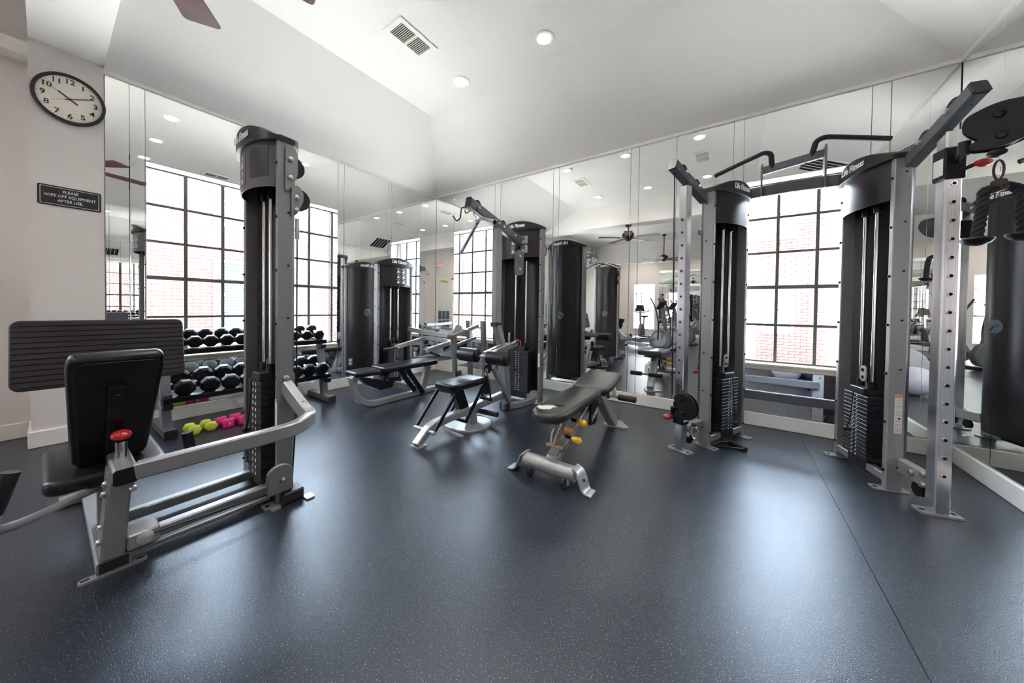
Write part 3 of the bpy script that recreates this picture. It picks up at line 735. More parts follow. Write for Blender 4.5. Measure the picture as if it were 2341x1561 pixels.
# ================================================================== lat pulldown
def lat_pulldown():
    R_ = thing('lat_pulldown_machine', (-2.05, 2.5, 0), 'lat pulldown and low row machine with knee rollers, tall mast and weight tower', 'gym machine')
    B = lambda: MB()
    M = Matrix.Translation((-2.115, 3.26, 0))
    tower(R_, M, .60, 2.02, 1.685, 18, stack_w=.30, stack_d=.13, plate_h=.0265, pd=.08, bf=.07, br=.16, rod=.075, pin=9)
    hw = .30 - .036
    yy = lambda x: -.04 + .004 - .07 * max(0., 1 - (x / hw) ** 2) ** .7 - .0022
    for xa in (-.085, .055):
        for r in range(2):
            xs_ = [xa + .085 * i / 4 for i in range(5)]; z = 1.735 + r * .105
            sheet(MB(M), xs_, lambda x: yy(x) + .0004, z, z + .098, .0012).build('placard', 'graphite', R_)
            t = MB(M)
            for (dx, dz, w_, h_) in ((.012, .01, .05, .004), (.06, .01, .005, .075), (.02, .014, .014, .025), (.03, .035, .02, .005), (.05, .08, .03, .004), (.078, .01, .003, .075)):
                sheet(t, [xa + dx, xa + dx + w_], yy, z + dz, z + dz + h_, .0006)
            t.build('placard_print', 'white_print', R_, smooth=0)
    MB(M).box(-.025, .035, -.118, -.10, 1.70, 1.84).build('pulley_slot', 'dark_void', R_, bevel=.004)
    # overhead boom
    bm_ = B().beam([(-2.05, 2.24, 2.075), (-2.06, 3.14, 1.865)], .062, .095).build('boom', 'graphite', R_)
    B().beam([(-2.05, 2.233, 2.0767), (-2.05, 2.241, 2.0749)], .064, .097).build('end_cap', 'cap_black', bm_)
    bt = B()
    for y in (2.36, 2.62, 2.68, 2.76, 2.98): bt.dome((-2.02, y, 2.075 - (y - 2.24) * .233), (1, 0, 0), .014, .012)
    bt.build('bolts', 'bolt_steel', bm_)
    for y in (2.36, 2.78):
        p = B(); pulley(p, (-2.05, y, 2.10 - (y - 2.24) * .233), (1, 0, 0), .055, .02); p.build('pulley', 'black_plastic', bm_)
    B().tube(fillet([(-2.08, 2.26, 2.04), (-2.12, 2.22, 2.03), (-2.125, 2.215, 1.93), (-2.15, 2.19, 1.90), (-2.175, 2.165, 1.95)], .02), .006, 8).build('bar_hook', 'black_metal', bm_)
    for sx in (-1, 1): B().tube(fillet([(-2.05 + sx * .02, 2.30, 2.02), (-2.05 + sx * .07, 2.28, 1.985), (-2.05 + sx * .075, 2.27, 2.02)], .02), .005, 8).build('cable_guard', 'black_metal', bm_)
    # mast
    ms = B().beam(fillet([(-2.06, 2.70, 2.0), (-2.06, 2.70, .93), (-2.03, 2.81, .58), (-2.01, 2.845, .06)], .10), .070, .085, up=(0, 1, 0)).build('mast', 'silver', R_)
    B().box(-2.098, -2.022, 2.652, 2.748, .90, .945).build('mast_sleeve', 'cap_black', ms, bevel=.003)
    B().beam([(-1.99, 2.56, .50), (-1.97, 2.83, .10)], .05, .045, up=(1, 0, 0)).build('brace', 'silver', R_)
    B().beam([(-2.03, 2.79, .035), (-1.93, 2.98, .035), (-1.90, 3.22, .035)], .07, .07).build('base_link', 'silver', R_)
    B().box(-2.075, -1.965, 2.80, 2.87, 0, .075).build('foot_box', 'cap_black', R_, bevel=.005)
    # double pulley plate beside the tower
    pp = B().prism(rrect(-.045, .045, -.14, .14, .044, 8), (-1.965, 2.99, 1.60), (.55, .83, 0), (0, 0, 1), .012).build('pulley_plate', 'graphite', R_)
    B().prism(rrect(-.045, .045, -.14, .14, .044, 8), (-1.995, 3.01, 1.60), (.55, .83, 0), (0, 0, 1), .012).build('pulley_plate', 'graphite', R_)
    b = B()
    for z in (1.53, 1.67): b.dome((-1.957, 2.985, z), (.83, -.55, 0), .013, .012)
    b.build('bolts', 'bolt_steel', pp)
    B().tube([(-2.0, 3.0, 1.46), (-2.01, 2.98, .35)], .0035, 8).build('cable', 'black_metal', R_)
    # knee rollers
    kr = B().beam([(-2.03, 2.82, .695), (-1.99, 2.43, .64)], .04, .055).build('roller_arm', 'silver', R_)
    B().beam([(-1.93, 2.90, .72), (-1.90, 2.45, .655)], .04, .055).build('roller_arm', 'silver', R_)
    B().cyl((-2.28, 2.40, .622), (-1.69, 2.40, .632), .015, 14).build('roller_axle', 'steel_rod', kr)
    for (x0, x1) in ((-2.285, -2.05), (-1.92, -1.692)):
        r = B().lathe((x0, 2.40, .626), [(.048, 0), (.066, .010), (.068, .05), (.068, x1 - x0 - .05), (.066, x1 - x0 - .010), (.048, x1 - x0)], (1, 0, 0), 24).build('knee_roller', 'vinyl', R_)
        B().lathe((x1 - .004, 2.40, .626), [(.050, 0), (.046, .012), (.02, .014)], (1, 0, 0), 12).build('roller_hub', 'black_plastic', r)
    B().cyl((-1.90, 2.78, .72), (-1.87, 2.80, .745), .012, 12).build('pin_stem', 'steel_rod', R_)
    B().ball((-1.86, 2.81, .752), .022, 16).build('knob', 'red_knob', R_)
    B().cyl((-2.0, 2.86, .72), (-2.0, 2.86, .83), .012, 12).build('pin_post', 'steel_rod', R_)
    B().box(-2.03, -1.93, 2.74, 2.86, .695, .72).build('arm_plate', 'silver_light', R_, bevel=.004)
    # seat and its parallelogram links
    B().pad(rrect(-2.17, -1.92, 1.94, 2.39, .045), (0, 0, .378), (1, 0, 0), (0, 1, 0), .060, .02).build('seat', 'vinyl', R_)
    B().box(-2.12, -1.97, 2.0, 2.34, .360, .378).build('seat_pan', 'black_metal', R_, bevel=.003)
    for x in (-2.155, -1.935):
        B().beam([(x, 1.985, .362), (x, 1.745, .098)], .016, .030, up=(0, 1, .9)).build('seat_link', 'black_metal', R_)
        B().beam([(x, 2.345, .352), (x, 2.115, .085)], .016, .030, up=(0, 1, .9)).build('seat_link', 'black_metal', R_)
    B().cyl((-2.165, 1.745, .098), (-1.925, 1.745, .098), .018, 14).build('pivot_tube', 'silver_light', R_)
    B().cyl((-2.165, 1.985, .362), (-1.925, 1.985, .362), .011, 12).build('pivot_rod', 'black_metal', R_)
    B().cyl((-2.165, 2.115, .085), (-1.925, 2.115, .085), .014, 12).build('pivot_tube', 'black_metal', R_)
    B().beam([(-2.045, 2.10, .365), (-2.045, 2.20, .14)], .075, .11, up=(0, 1, 0)).build('gas_column', 'black_metal', R_)
    # spine
    B().beam(fillet([(-2.02, 1.645, .015), (-2.02, 1.775, .125), (-2.02, 1.90, .135), (-2.02, 2.84, .175)], .12, 8), .070, .062).build('spine', 'silver_light', R_)
    B().prism(rpoly([(-2.075, 1.615), (-1.965, 1.615), (-1.965, 1.71), (-2.075, 1.71)], .02), (0, 0, 0), (1, 0, 0), (0, 1, 0), .012).build('front_foot', 'silver_light', R_)
    B().beam([(-2.02, 2.27, .13), (-2.02, 2.29, .01)], .08, .09, up=(0, 1, 0)).build('plate_column', 'silver', R_)
    pl = B().prism(rpoly([(-2.20, 2.06), (-1.86, 2.06), (-1.79, 2.30), (-1.93, 2.50), (-2.13, 2.50), (-2.25, 2.30)], .12, 8), (0, 0, 0), (1, 0, 0), (0, 1, 0), .010).build('floor_plate', 'silver_light', R_)
    ring = [(x, y, .014) for x, y in rpoly([(-2.19, 2.07), (-1.87, 2.07), (-1.80, 2.30), (-1.935, 2.49), (-2.125, 2.49), (-2.24, 2.30)], .12, 8)]
    B().tube(ring, .006, 6, closed=True).build('plate_rim', 'silver_light', pl)
    B().cyl((-2.03, 2.40, .09), (-1.80, 2.40, .098), .024, 16).build('foot_grip', 'foam', R_)
    B().cyl((-2.26, 2.40, .085), (-2.03, 2.40, .09), .024, 16).build('foot_grip', 'foam', R_)
    B().lathe((-2.02, 2.47, .19), [(.020, 0), (.020, .055), (.023, .055), (.023, .062), (.016, .062), (.016, .01)], (0, 0, 1), 16, False).build('pin_cup', 'silver_light', R_)
    hs = B().prism(circ(.05, 20), (-1.995, 2.47, .50), (0, 1, 0), (0, 0, 1), .03).build('low_pulley_housing', 'black_plastic', R_, bevel=.004)
    sticker(M @ Matrix.Translation((.283, 0, 0)), -.013, .013, .42, .60, -.041, R_, 'red_print')
    # lat bar hanging from the boom
    L = thing('lat_bar', (-2.05, 2.30, 1.80), 'grey bent lat bar hanging from the boom of the pulldown machine', 'exercise bar')
    L_path = fillet([(-2.378, 2.50, 1.680), (-2.02, 2.315, 1.875), (-1.93, 2.27, 1.915), (-1.64, 2.11, 1.805)], .07, 8)
    lb = B().tube(L_path, .0155, 14).build('bar', 'silver', L)
    B().cyl((-1.642, 2.111, 1.806), (-1.632, 2.106, 1.802), .0165, 14).build('end_plug', 'black_plastic', lb)
    B().prism(rpoly([(-.02, -.02), (.02, -.02), (.012, .035), (-.012, .035)], .012), (-2.0, 2.297, 1.885), (-.46, .88, 0), (0, 0, 1), .008).build('eye_plate', 'black_metal', L)
    ch = [(-2.035, 2.30, 2.01), (-2.030, 2.30, 1.975), (-2.015, 2.298, 1.945), (-2.005, 2.297, 1.92)]
    for k in range(3):
        a, b_ = Vector(ch[k]), Vector(ch[k + 1]); c = (a + b_) / 2; d = (b_ - a).normalized(); e = d.orthogonal().normalized()
        if k % 2: e = d.cross(e)
        B().tube([c + d * .026 * math.cos(t) + e * .010 * math.sin(t) for t in [2 * PI * i / 12 for i in range(12)]], .0035, 6, closed=True).build('chain_link', 'steel_rod', L)
    # strap handle hanging from the knee rollers
    H_ = thing('strap_handle', (-1.93, 2.42, .2), 'black strap handle on a chrome carabiner beneath the knee rollers', 'handle')
    B().tube([(-1.955 + .012 * math.cos(t), 2.42, .475 + .035 * math.sin(t)) for t in [2 * PI * i / 16 for i in range(16)]], .0045, 8, closed=True).build('carabiner', 'steel_rod', H_)
    B().prism(rpoly([(-.012, 0), (.012, 0), (.045, -.10), (.028, -.18), (-.028, -.18), (-.04, -.10)], .012), (-1.955, 2.43, .445), (1, 0, 0), (0, 0, 1), .02).build('strap', 'black_plastic', H_)
    for sx in (-1, 1): B().tube(fillet([(-1.955, 2.42, .44), (-1.955 + sx * .04, 2.42, .33), (-1.955 + sx * .055, 2.42, .225)], .04), .009, 8).build('strap', 'black_plastic', H_)
    B().cyl((-2.02, 2.42, .222), (-1.89, 2.42, .218), .016, 14).build('grip', 'foam', H_)
lat_pulldown()
# ================================================================== bench press machine
def bench_press():
    R_ = thing('bench_press_machine', (-3.3, 2.7, 0), 'flat bench press machine with U-shaped press arm beside the window corner', 'gym machine')
    B = lambda: MB()
    M = frame((-3.90, 2.765, 0), (0, 1, 0), (-1, 0, 0))
    tower(R_, M, .56, 1.665, 1.37, 15, stack_w=.24, stack_d=.12, plate_h=.028, pd=.08, bf=.06, br=.13, rod=.06, pin=6)
    hw = .28 - .036
    yy = lambda x: -.04 + .004 - .06 * max(0., 1 - (x / hw) ** 2) ** .7 - .0022
    for q in range(2):
        for r in range(3):
            xa = -.03 + q * .085; z = 1.415 + r * .072
            t = MB(M)
            for (dx, dz, w_, h_) in ((.0, 0, .06, .003), (.05, 0, .004, .045), (.01, .006, .03, .012), (.02, .02, .012, .018), (.0, .05, .05, .004)):
                sheet(t, [xa + dx, xa + dx + w_], yy, z + dz, z + dz + h_, .0006)
            t.build('placard_print', 'white_print', R_, smooth=0)
    sheet(MB(M), [.14, .17, .20], lambda x: yy(x) - .0006, 1.40, 1.63, .001).build('placard', 'grey_print', R_)
    # base
    B().beam(fillet([(-3.23, 1.80, .36), (-3.23, 1.84, .13), (-3.23, 1.99, .032), (-3.23, 2.78, .032), (-3.26, 3.62, .032)], .16, 8), .07, .062).build('spine', 'silver_light', R_)
    fb = B().beam([(-3.23, 1.79, .345), (-3.23, 1.85, .345)], .085, .055).build('front_block', 'silver', R_, bevel=.003)
    B().beam([(-3.23, 2.80, .345), (-3.23, 2.70, .035)], .06, .085, up=(0, 1, 0)).build('rear_strut', 'silver_light', R_)
    B().beam([(-3.22, 2.21, .21), (-3.20, 2.55, .10), (-3.20, 2.66, .055)], .03, .05).build('brace', 'silver', R_)
    B().prism(rpoly([(1.86, .36), (2.26, .235), (2.26, .175), (2.10, .17), (1.93, .27)], .02), (-3.27, 0, 0), (0, 1, 0), (0, 0, 1), .08).build('adjust_box', 'black_metal', R_, bevel=.004)
    for (y0, z0, y1, z1) in ((2.34, .36, 2.56, .08), (2.44, .36, 2.69, .02)): B().beam([(-3.19, y0, z0), (-3.19, y1, z1)], .05, .045, up=(1, 0, 0)).build('back_link', 'black_metal', R_)
    B().beam([(-3.23, 2.20, .36), (-3.23, 2.12, .24)], .10, .04, up=(0, 1, 0)).build('pad_bracket', 'black_metal', R_)
    B().pad(rpoly([(-3.40, 2.10), (-3.12, 2.10), (-3.09, 2.86), (-3.39, 2.90)], .045), (0, 0, .365), (1, 0, 0), (0, 1, 0), .060, .02).build('back_pad', 'vinyl', R_)
    B().pad(rpoly([(-3.40, 1.80), (-3.16, 1.80), (-3.14, 2.085), (-3.42, 2.085)], .05), (0, 0, .352), (1, 0, 0), (0, 1, 0), .058, .022).build('seat', 'vinyl', R_)
    B().beam([(-3.25, 2.15, .355), (-3.25, 2.82, .362)], .10, .018).build('pad_rail', 'black_metal', R_)
    # press arm
    B().beam(fillet([(-3.48, 2.49, .583), (-3.55, 3.05, .665), (-3.08, 3.08, .635), (-3.02, 2.60, .575)], .11, 8), .042, .055).build('press_arm', 'silver_light', R_)
    B().cyl((-3.46, 2.50, .583), (-3.40, 2.28, .585), .016, 12).build('grip', 'foam', R_)
    B().cyl((-3.04, 2.62, .565), (-2.955, 2.745, .50), .016, 12).build('grip', 'foam', R_)
    for (x, y) in ((-3.47, 2.52), (-3.03, 2.61)): B().ball((x, y, .575), .018, 12).build('grip_stub', 'bolt_steel', R_)
    B().beam([(-3.86, 2.99, .775), (-3.55, 3.02, .735), (-3.24, 3.13, .71)], .045, .062).build('lever_beam', 'silver_light', R_)
    sp_ = B().prism([(0, 0), (-.09, .02)] + [(-.10 + .10 * math.cos(a) - .0, .12 * math.sin(a) + .03) for a in [PI * (.9 - .5 * i / 8) for i in range(9)]] + [(.0, .05)], (-3.205, 3.22, .70), (0, -1, .0), (0, 0, 1), .012).build('sector_plate', 'ring_grey', R_)
    B().ball((-3.16, 3.17, .705), .022, 14).build('knob', 'red_knob', R_)
    B().beam([(-3.20, 3.24, .69), (-3.20, 3.265, .03)], .06, .055, up=(0, 1, 0)).build('front_upright', 'silver', R_)
    for x in (-3.32, -3.035):
        u = B().beam([(x, 3.66, .90), (x + .0, 3.72, .02)], .05, .075, up=(1, 0, 0)).build('rear_upright', 'silver', R_)
        b = B()
        for z in (.84, .73): b.dome((x + .025, 3.665, z), (1, 0, 0), .012, .012)
        b.build('bolts', 'bolt_steel', u)
    ul = B().beam([(-3.20, 3.17, .685), (-3.12, 3.64, .825)], .045, .05).build('upper_link', 'silver_light', R_)
    B().beam([(-3.19, 3.27, .565), (-3.15, 3.63, .65)], .04, .04).build('lower_link', 'silver', R_)
    B().box(-3.20, -3.11, 3.36, 3.43, .685, .785).build('link_clamp', 'silver', ul, bevel=.008)
    B().cyl((-3.34, 3.67, .80), (-3.02, 3.67, .80), .016, 12).build('pivot_tube', 'bolt_steel', R_)
    B().beam([(-3.32, 3.715, .03), (-3.035, 3.715, .03)], .06, .05).build('rear_foot', 'silver', R_)
    p = B(); pulley(p, (-3.13, 3.26, .17), (1, 0, 0), .045, .02); p.build('pulley', 'black_plastic', R_)
    B().prism(rrect(-.04, .04, -.09, .055, .038), (-3.115, 3.26, .17), (0, 1, 0), (0, 0, 1), .006).build('pulley_plate', 'graphite', R_)
    B().beam([(-3.84, 2.76, .035), (-3.26, 2.80, .035)], .06, .05).build('base_link', 'silver', R_)
    B().tube([(-3.78, 2.60, .06), (-3.6, 2.62, .03), (-3.28, 3.2, .03)], .0035, 6).build('cable', 'black_metal', R_)
bench_press()
# ================================================================== dual cable station
def cable_station():
    R_ = thing('cable_machine', (.31, 3.2, 0), 'dual cable machine with two weight towers, chrome columns and pull-up handles', 'gym machine')
    B = lambda: MB()
    pL0, pL1 = Vector((-.178, 3.03, 0)), Vector((.052, 3.485, 0)); pR0, pR1 = Vector((.832, 2.985, 0)), Vector((.70, 3.455, 0))
    xa = (pL1 - pL0).normalized(); ML = frame((pL0 + pL1) / 2, xa, Vector((-xa.y, xa.x, 0)))
    xb = (pR0 - pR1).normalized(); MR = frame((pR0 + pR1) / 2, xb, Vector((-xb.y, xb.x, 0)))
    wL = (pL1 - pL0).length + .02; wR = (pR0 - pR1).length + .03
    kw = dict(stack_d=.12, plate_h=.0268, pd=.082, bf=.06, br=.135, rod=.055, rod_top=1.95)
    tower(R_, ML, wL, 2.06, 1.80, 16, stack_w=.235, pin=14, post_m='silver_light', **kw)
    tower(R_, MR, wR, 2.06, 1.80, 16, stack_w=.235, pin=10, post_m='silver_light', **kw)
    for M_ in (ML, MR):   # floating pulley above each stack
        pb = MB(M_).prism(rrect(-.026, .026, -.055, .055, .025, 6), (.0, -.014, .68), (1, 0, 0), (0, 0, 1), .008).build('floating_pulley', 'ring_grey', R_)
        q = MB(M_)
        for z in (.655, .705): q.dome((0, -.022, z), (0, -1, 0), .011, .009)
        q.build('bolts', 'black_bolt', pb)
    # cross members
    B().beam([(.0, 3.43, 2.095), (.36, 3.40, 2.100), (.755, 3.42, 2.095)], .05, .084).build('top_crossbar', 'grey_and_lit_shroud', R_)
    lc = B().beam([(.05, 3.485, .379), (.70, 3.475, .379)], .045, .072).build('lower_crossbar', 'graphite', R_)
    # pull-up handles
    hb = B().beam([(.165, 3.40, 2.262), (.552, 3.40, 2.318)], .035, .06).build('handle_beam', 'graphite', R_)
    for (x, z) in ((.168, 2.31), (.552, 2.375)):
        B().box(x - .006, x + .006, 3.36, 3.44, 2.05, z).build('handle_bracket', 'graphite', hb, bevel=.002)
    for pth in ([(.235, 3.40, 2.275), (.225, 3.37, 2.385), (.18, 3.36, 2.40), (-.165, 3.38, 2.29)], [(.475, 3.40, 2.315), (.495, 3.37, 2.415), (.545, 3.36, 2.425), (.885, 3.37, 2.318)]):
        B().tube(fillet(pth, .06, 8), .019, 14).build('pull_up_handle', 'foam', R_)
    # arms, columns, carriages
    def arm(post, tip, colx, coly, M_, side, carriage_z, sgn):
        post, tip = Vector(post), Vector(tip)
        a = B().beam([post, tip], .062, .075).build('upper_arm', 'graphite', R_)
        d = (tip - post).normalized()
        B().beam([tip - d * .001, tip + d * .012], .064, .077).build('end_cap', 'cap_black', a)
        n_ = Vector((d.y, -d.x, 0)).normalized()
        for t in (.30, .72):
            c = post.lerp(tip, t) + Vector((0, 0, .03))
            q = B(); pulley(q, c, n_, .05, .02); q.build('pulley', 'black_plastic', a)
            q = B(); q.dome(c + n_ * .031 - Vector((0, 0, .015)), n_, .015, .016); q.dome(c - n_ * .031 - Vector((0, 0, .015)), -n_, .015, .016); q.build('bolts', 'bolt_steel', a)
        B().cyl(tip - d * .05 - Vector((0, 0, .0385)), tip - d * .05 - Vector((0, 0, .0375)), .014, 14).build('cable_port', 'dark_void', a)
        # chrome column with holes
        fx = Vector((d.x, d.y, 0)).normalized()   # column front faces along the arm
        M2 = frame((colx, coly, 0), Vector((-fx.y, fx.x, 0)), -fx)
        c = MB(M2).box(-.033, .033, -.033, .033, .010, post.lerp(tip, .55).z - .038).build('chrome_column', 'chrome', R_, bevel=.006)
        z = .22; h0 = None
        while z < 1.88:
            if abs(z - carriage_z) > .09:
                if h0 is None: h0 = MB(M2).lathe((0, -.033, z), [(.014, 0), (.013, .003), (.0085, .003)], (0, -1, 0), 16, False).build('hole_bushing', 'steel_rod', c); h1 = MB(M2).cyl((0, -.0332, z), (0, -.0345, z), .009, 12).build('hole', 'dark_void', c); zz = z
                else: dup(h0, (0, 0, z - zz)); dup(h1, (0, 0, z - zz))
            z += .0985
        f = MB(M2).prism(rrect(-.085, .085, -.042, .042, .012), (0, 0, 0), (1, 0, 0), (0, 1, 0), .010).build('foot_plate', 'silver_light', R_)
        for s in (-1, 1): MB(M2).prism(rrect(s * .062 - .011, s * .062 + .011, -.010, .010, .004), (0, 0, .0102), (1, 0, 0), (0, 1, 0), .0008).build('bolt_slot', 'dark_void', f, smooth=0)
        # lower link between tower post and column
        p0 = Vector((post.x, post.y, .165)); c0 = Vector((colx, coly, .150)) - fx * .033
        ll = B().beam([p0, c0], .05, .085).build('lower_arm', 'silver_light', R_)
        q = B(); n2 = Vector((fx.y, -fx.x, 0)) * sgn
        for (k, z) in ((.9, .185), (.9, .125), (.55, .165)): q.dome(p0.lerp(c0, k) * 1.0 + n2 * .025 + Vector((0, 0, z - p0.lerp(c0, k).z)), n2, .017, .017)
        q.build('bolts', 'bolt_steel', ll)
        q = B(); pulley(q, p0.lerp(c0, .62) - Vector((0, 0, .08)), n2, .04, .02); q.build('pulley', 'black_plastic', ll)
        # carriage
        ca = MB(M2).box(-.042, .042, -.042, .042, carriage_z - .085, carriage_z + .085).build('carriage', 'black_metal', R_, bevel=.006)
        MB(M2).box(side * .042 - .0008, side * .042 + .0008, -.03, .03, carriage_z - .06, carriage_z + .03).build('carriage_label', 'paper', ca, smooth=0)
        k = MB(M2).cyl((side * -.02, -.04, carriage_z - .045), (side * -.055, -.085, carriage_z - .03), .010, 12).build('pin_stem', 'black_metal', ca)
        return M2, ca
    M2, ca = arm((.865, 3.00, 2.015), (.965, 2.60, 2.205), .945, 2.785, MR, -1, 1.905, 1)
    MB(M2).ball((.062, -.095, 1.87), .026, 18, (1.25, 1, .8)).build('knob', 'red_knob', ca)
    # right pulley housing: wide black kidney plate on a swivel
    o = Vector((.985, 2.545, 1.985)); ax = Vector((.93, -.36, -.02)).normalized(); ay = Vector((0, 0, 1)) - ax * ax.z
    kid = rpoly([(-.075, .075), (.01, .112), (.14, .095), (.16, .01), (.11, -.075), (.02, -.108), (-.055, -.095), (-.06, -.062), (-.03, -.05), (-.062, -.018), (-.085, .02)], .045, 5)
    nn = ax.cross(ay).normalized()
    h = B().prism(kid, o, ax, ay, .008).build('pulley_housing', 'black_plastic', R_, bevel=.002)
    B().prism(kid, o - nn * .045, ax, ay, .008).build('housing_back', 'black_plastic', h, bevel=.002)
    for (u, v) in ((.02, .05), (.03, -.05)):
        B().dome(o + ax * u + ay * v + nn * .008, nn, .018, .012).build('bolt', 'black_bolt', h)
        q = B(); pulley(q, o + ax * (u + .015) + ay * v - nn * .02, nn, .045, .02); q.build('pulley', 'black_metal', h)
    B().cyl(o + ax * -.072 + ay * -.10 - nn * .02, o + ax * -.072 + ay * -.035 - nn * .02, .020, 16).build('swivel', 'black_metal', h)
    B().beam([Vector((.955, 2.75, 1.925)), o + ax * -.075 + ay * -.067 - nn * .02], .022, .045).build('swivel_arm', 'black_metal', h)
    M2, ca = arm((-.215, 3.04, 2.0), (-.392, 2.66, 2.175), -.325, 2.82, ML, 1, .30, -1)
    MB(M2).ball((-.058, -.085, .262), .026, 18, (1.25, 1, .8)).build('knob', 'red_knob', ca)
    o = Vector((-.285, 2.70, .385)); ax = Vector((.96, -.27, 0)).normalized(); ay = Vector((0, 0, 1)); nn = ax.cross(ay).normalized()
    kid = rpoly([(-.082, .06), (-.02, .098), (.05, .075), (.085, .0), (.07, -.075), (.01, -.105), (-.075, -.10), (-.072, -.05), (-.035, -.03), (-.07, .0)], .04, 5)
    h = B().prism(kid, o, ax, ay, .008).build('pulley_housing', 'black_plastic', R_, bevel=.002)
    B().prism(kid, o - nn * .045, ax, ay, .008).build('housing_back', 'black_plastic', h, bevel=.002)
    for (u, v) in ((-.022, .045), (-.008, -.05)):
        B().dome(o + ax * u + ay * v + nn * .008, nn, .013, .010).build('bolt', 'black_bolt', h)
        q = B(); pulley(q, o + ax * u + ay * v - nn * .02, nn, .045, .02); q.build('pulley', 'black_metal', h)
    B().cyl(o + ax * -.095 + ay * -.095 - nn * .02, o + ax * -.095 + ay * -.03 - nn * .02, .018, 16).build('swivel', 'black_metal', h)
    B().beam([Vector((-.34, 2.78, .325)), o + ax * -.088 + ay * -.062 - nn * .02], .03, .045).build('swivel_arm', 'black_metal', h)
    B().tube([(-.385, 2.675, 2.14), (-.372, 2.69, .46)], .004, 8).build('cable', 'black_metal', R_)
    cb = [(-.215 + .020 * math.cos(t) - .0, 2.665, .215 + .045 * math.sin(t)) for t in [2 * PI * i / 16 for i in range(16)]]
    B().tube(cb, .005, 8, closed=True).build('carabiner', 'steel_rod', h)
    B().ball((-.222, 2.668, .270), .020, 14, (1, 1, .7)).build('cable_stop', 'black_plastic', h)
    # stickers on the posts
    for (z0, z1) in ((1.16, 1.52), (.36, .60)):
        sticker(frame((pL0.x, pL0.y, 0) , Vector((xa.y, -xa.x, 0)) * -1, Vector((xa.x, xa.y, 0))), -.026, .004, z0, z1, -.0115, R_)
    sticker(frame((pR0.x, pR0.y, 0), Vector((-xb.y, xb.x, 0)), Vector((-xb.x, -xb.y, 0))), -.010, .026, .36, .60, -.0165, R_)
    # rope attachment
    T = thing('rope_attachment', (1.0, 2.53, 1.7), 'black twisted triceps rope with rubber ends on a carabiner', 'rope')
    c0 = Vector((1.005, 2.53, 1.775))
    B().ball((1.0, 2.533, 1.855), .030, 16, (1, 1, .62)).build('cable_stop', 'black_plastic', T)
    B().tube([c0 + Vector((.013 * math.cos(t), -.004 * math.cos(t), .045 * math.sin(t))) for t in [2 * PI * i / 16 for i in range(16)]], .0045, 8, closed=True).build('carabiner', 'bronze', T)
    B().prism(rpoly([(-.025, -.05), (.03, -.035), (.022, .015), (-.022, .01)], .012), (1.005, 2.53, 1.715), (.95, -.3, 0), (0, 0, 1), .014).build('clamp', 'bronze', T)
    def strand(pts, name, end):
        P = fillet(pts, .06, 10); L_ = [0]
        for a, b in zip(P, P[1:]): L_.append(L_[-1] + (b - a).length)
        for k in range(3):
            out = []; n = 90
            for i in range(n + 1):
                s_ = L_[-1] * i / n; j = max(q for q in range(len(L_)) if L_[q] <= s_ + 1e-9); j = min(j, len(P) - 2)
                t = (s_ - L_[j]) / max(1e-6, L_[j + 1] - L_[j]); p = P[j].lerp(P[j + 1], t); d = (P[j + 1] - P[j]).normalized()
                u = d.orthogonal().normalized(); v = d.cross(u); a = 2 * PI * (s_ / .085 + k / 3)
                out.append(p + (u * math.cos(a) + v * math.sin(a)) * .0095)
            B().tube(out, .0115, 7).build('rope_strand', 'rope', T)
        B().lathe(Vector(end) + Vector((0, 0, .022)), [(.012, .012), (.050, .0), (.052, -.006), (.040, -.022), (.018, -.032), (.004, -.035)], (0, 0, 1), 20).build('rubber_end', 'black_plastic', T)
    strand([(1.0, 2.53, 1.695), (.965, 2.53, 1.685), (.958, 2.52, 1.60), (.938, 2.50, 1.46)], 'a', (.938, 2.50, 1.435))
    strand([(1.015, 2.53, 1.70), (1.06, 2.53, 1.685), (1.075, 2.53, 1.60), (1.08, 2.53, 1.48)], 'b', (1.08, 2.53, 1.45))
    # handles left on the floor under the left tower
    G = thing('strap_handle', (.02, 3.12, 0), 'black strap handle lying on the floor beneath the cable tower', 'handle')
    B().cyl((-.01, 3.20, .019), (.10, 3.10, .019), .018, 14).build('grip', 'foam', G)
    B().tube(fillet([(-.01, 3.20, .019), (-.09, 3.14, .012), (-.12, 3.05, .012), (.10, 3.10, .019)], .05), .008, 8).build('strap', 'black_plastic', G)
cable_station()
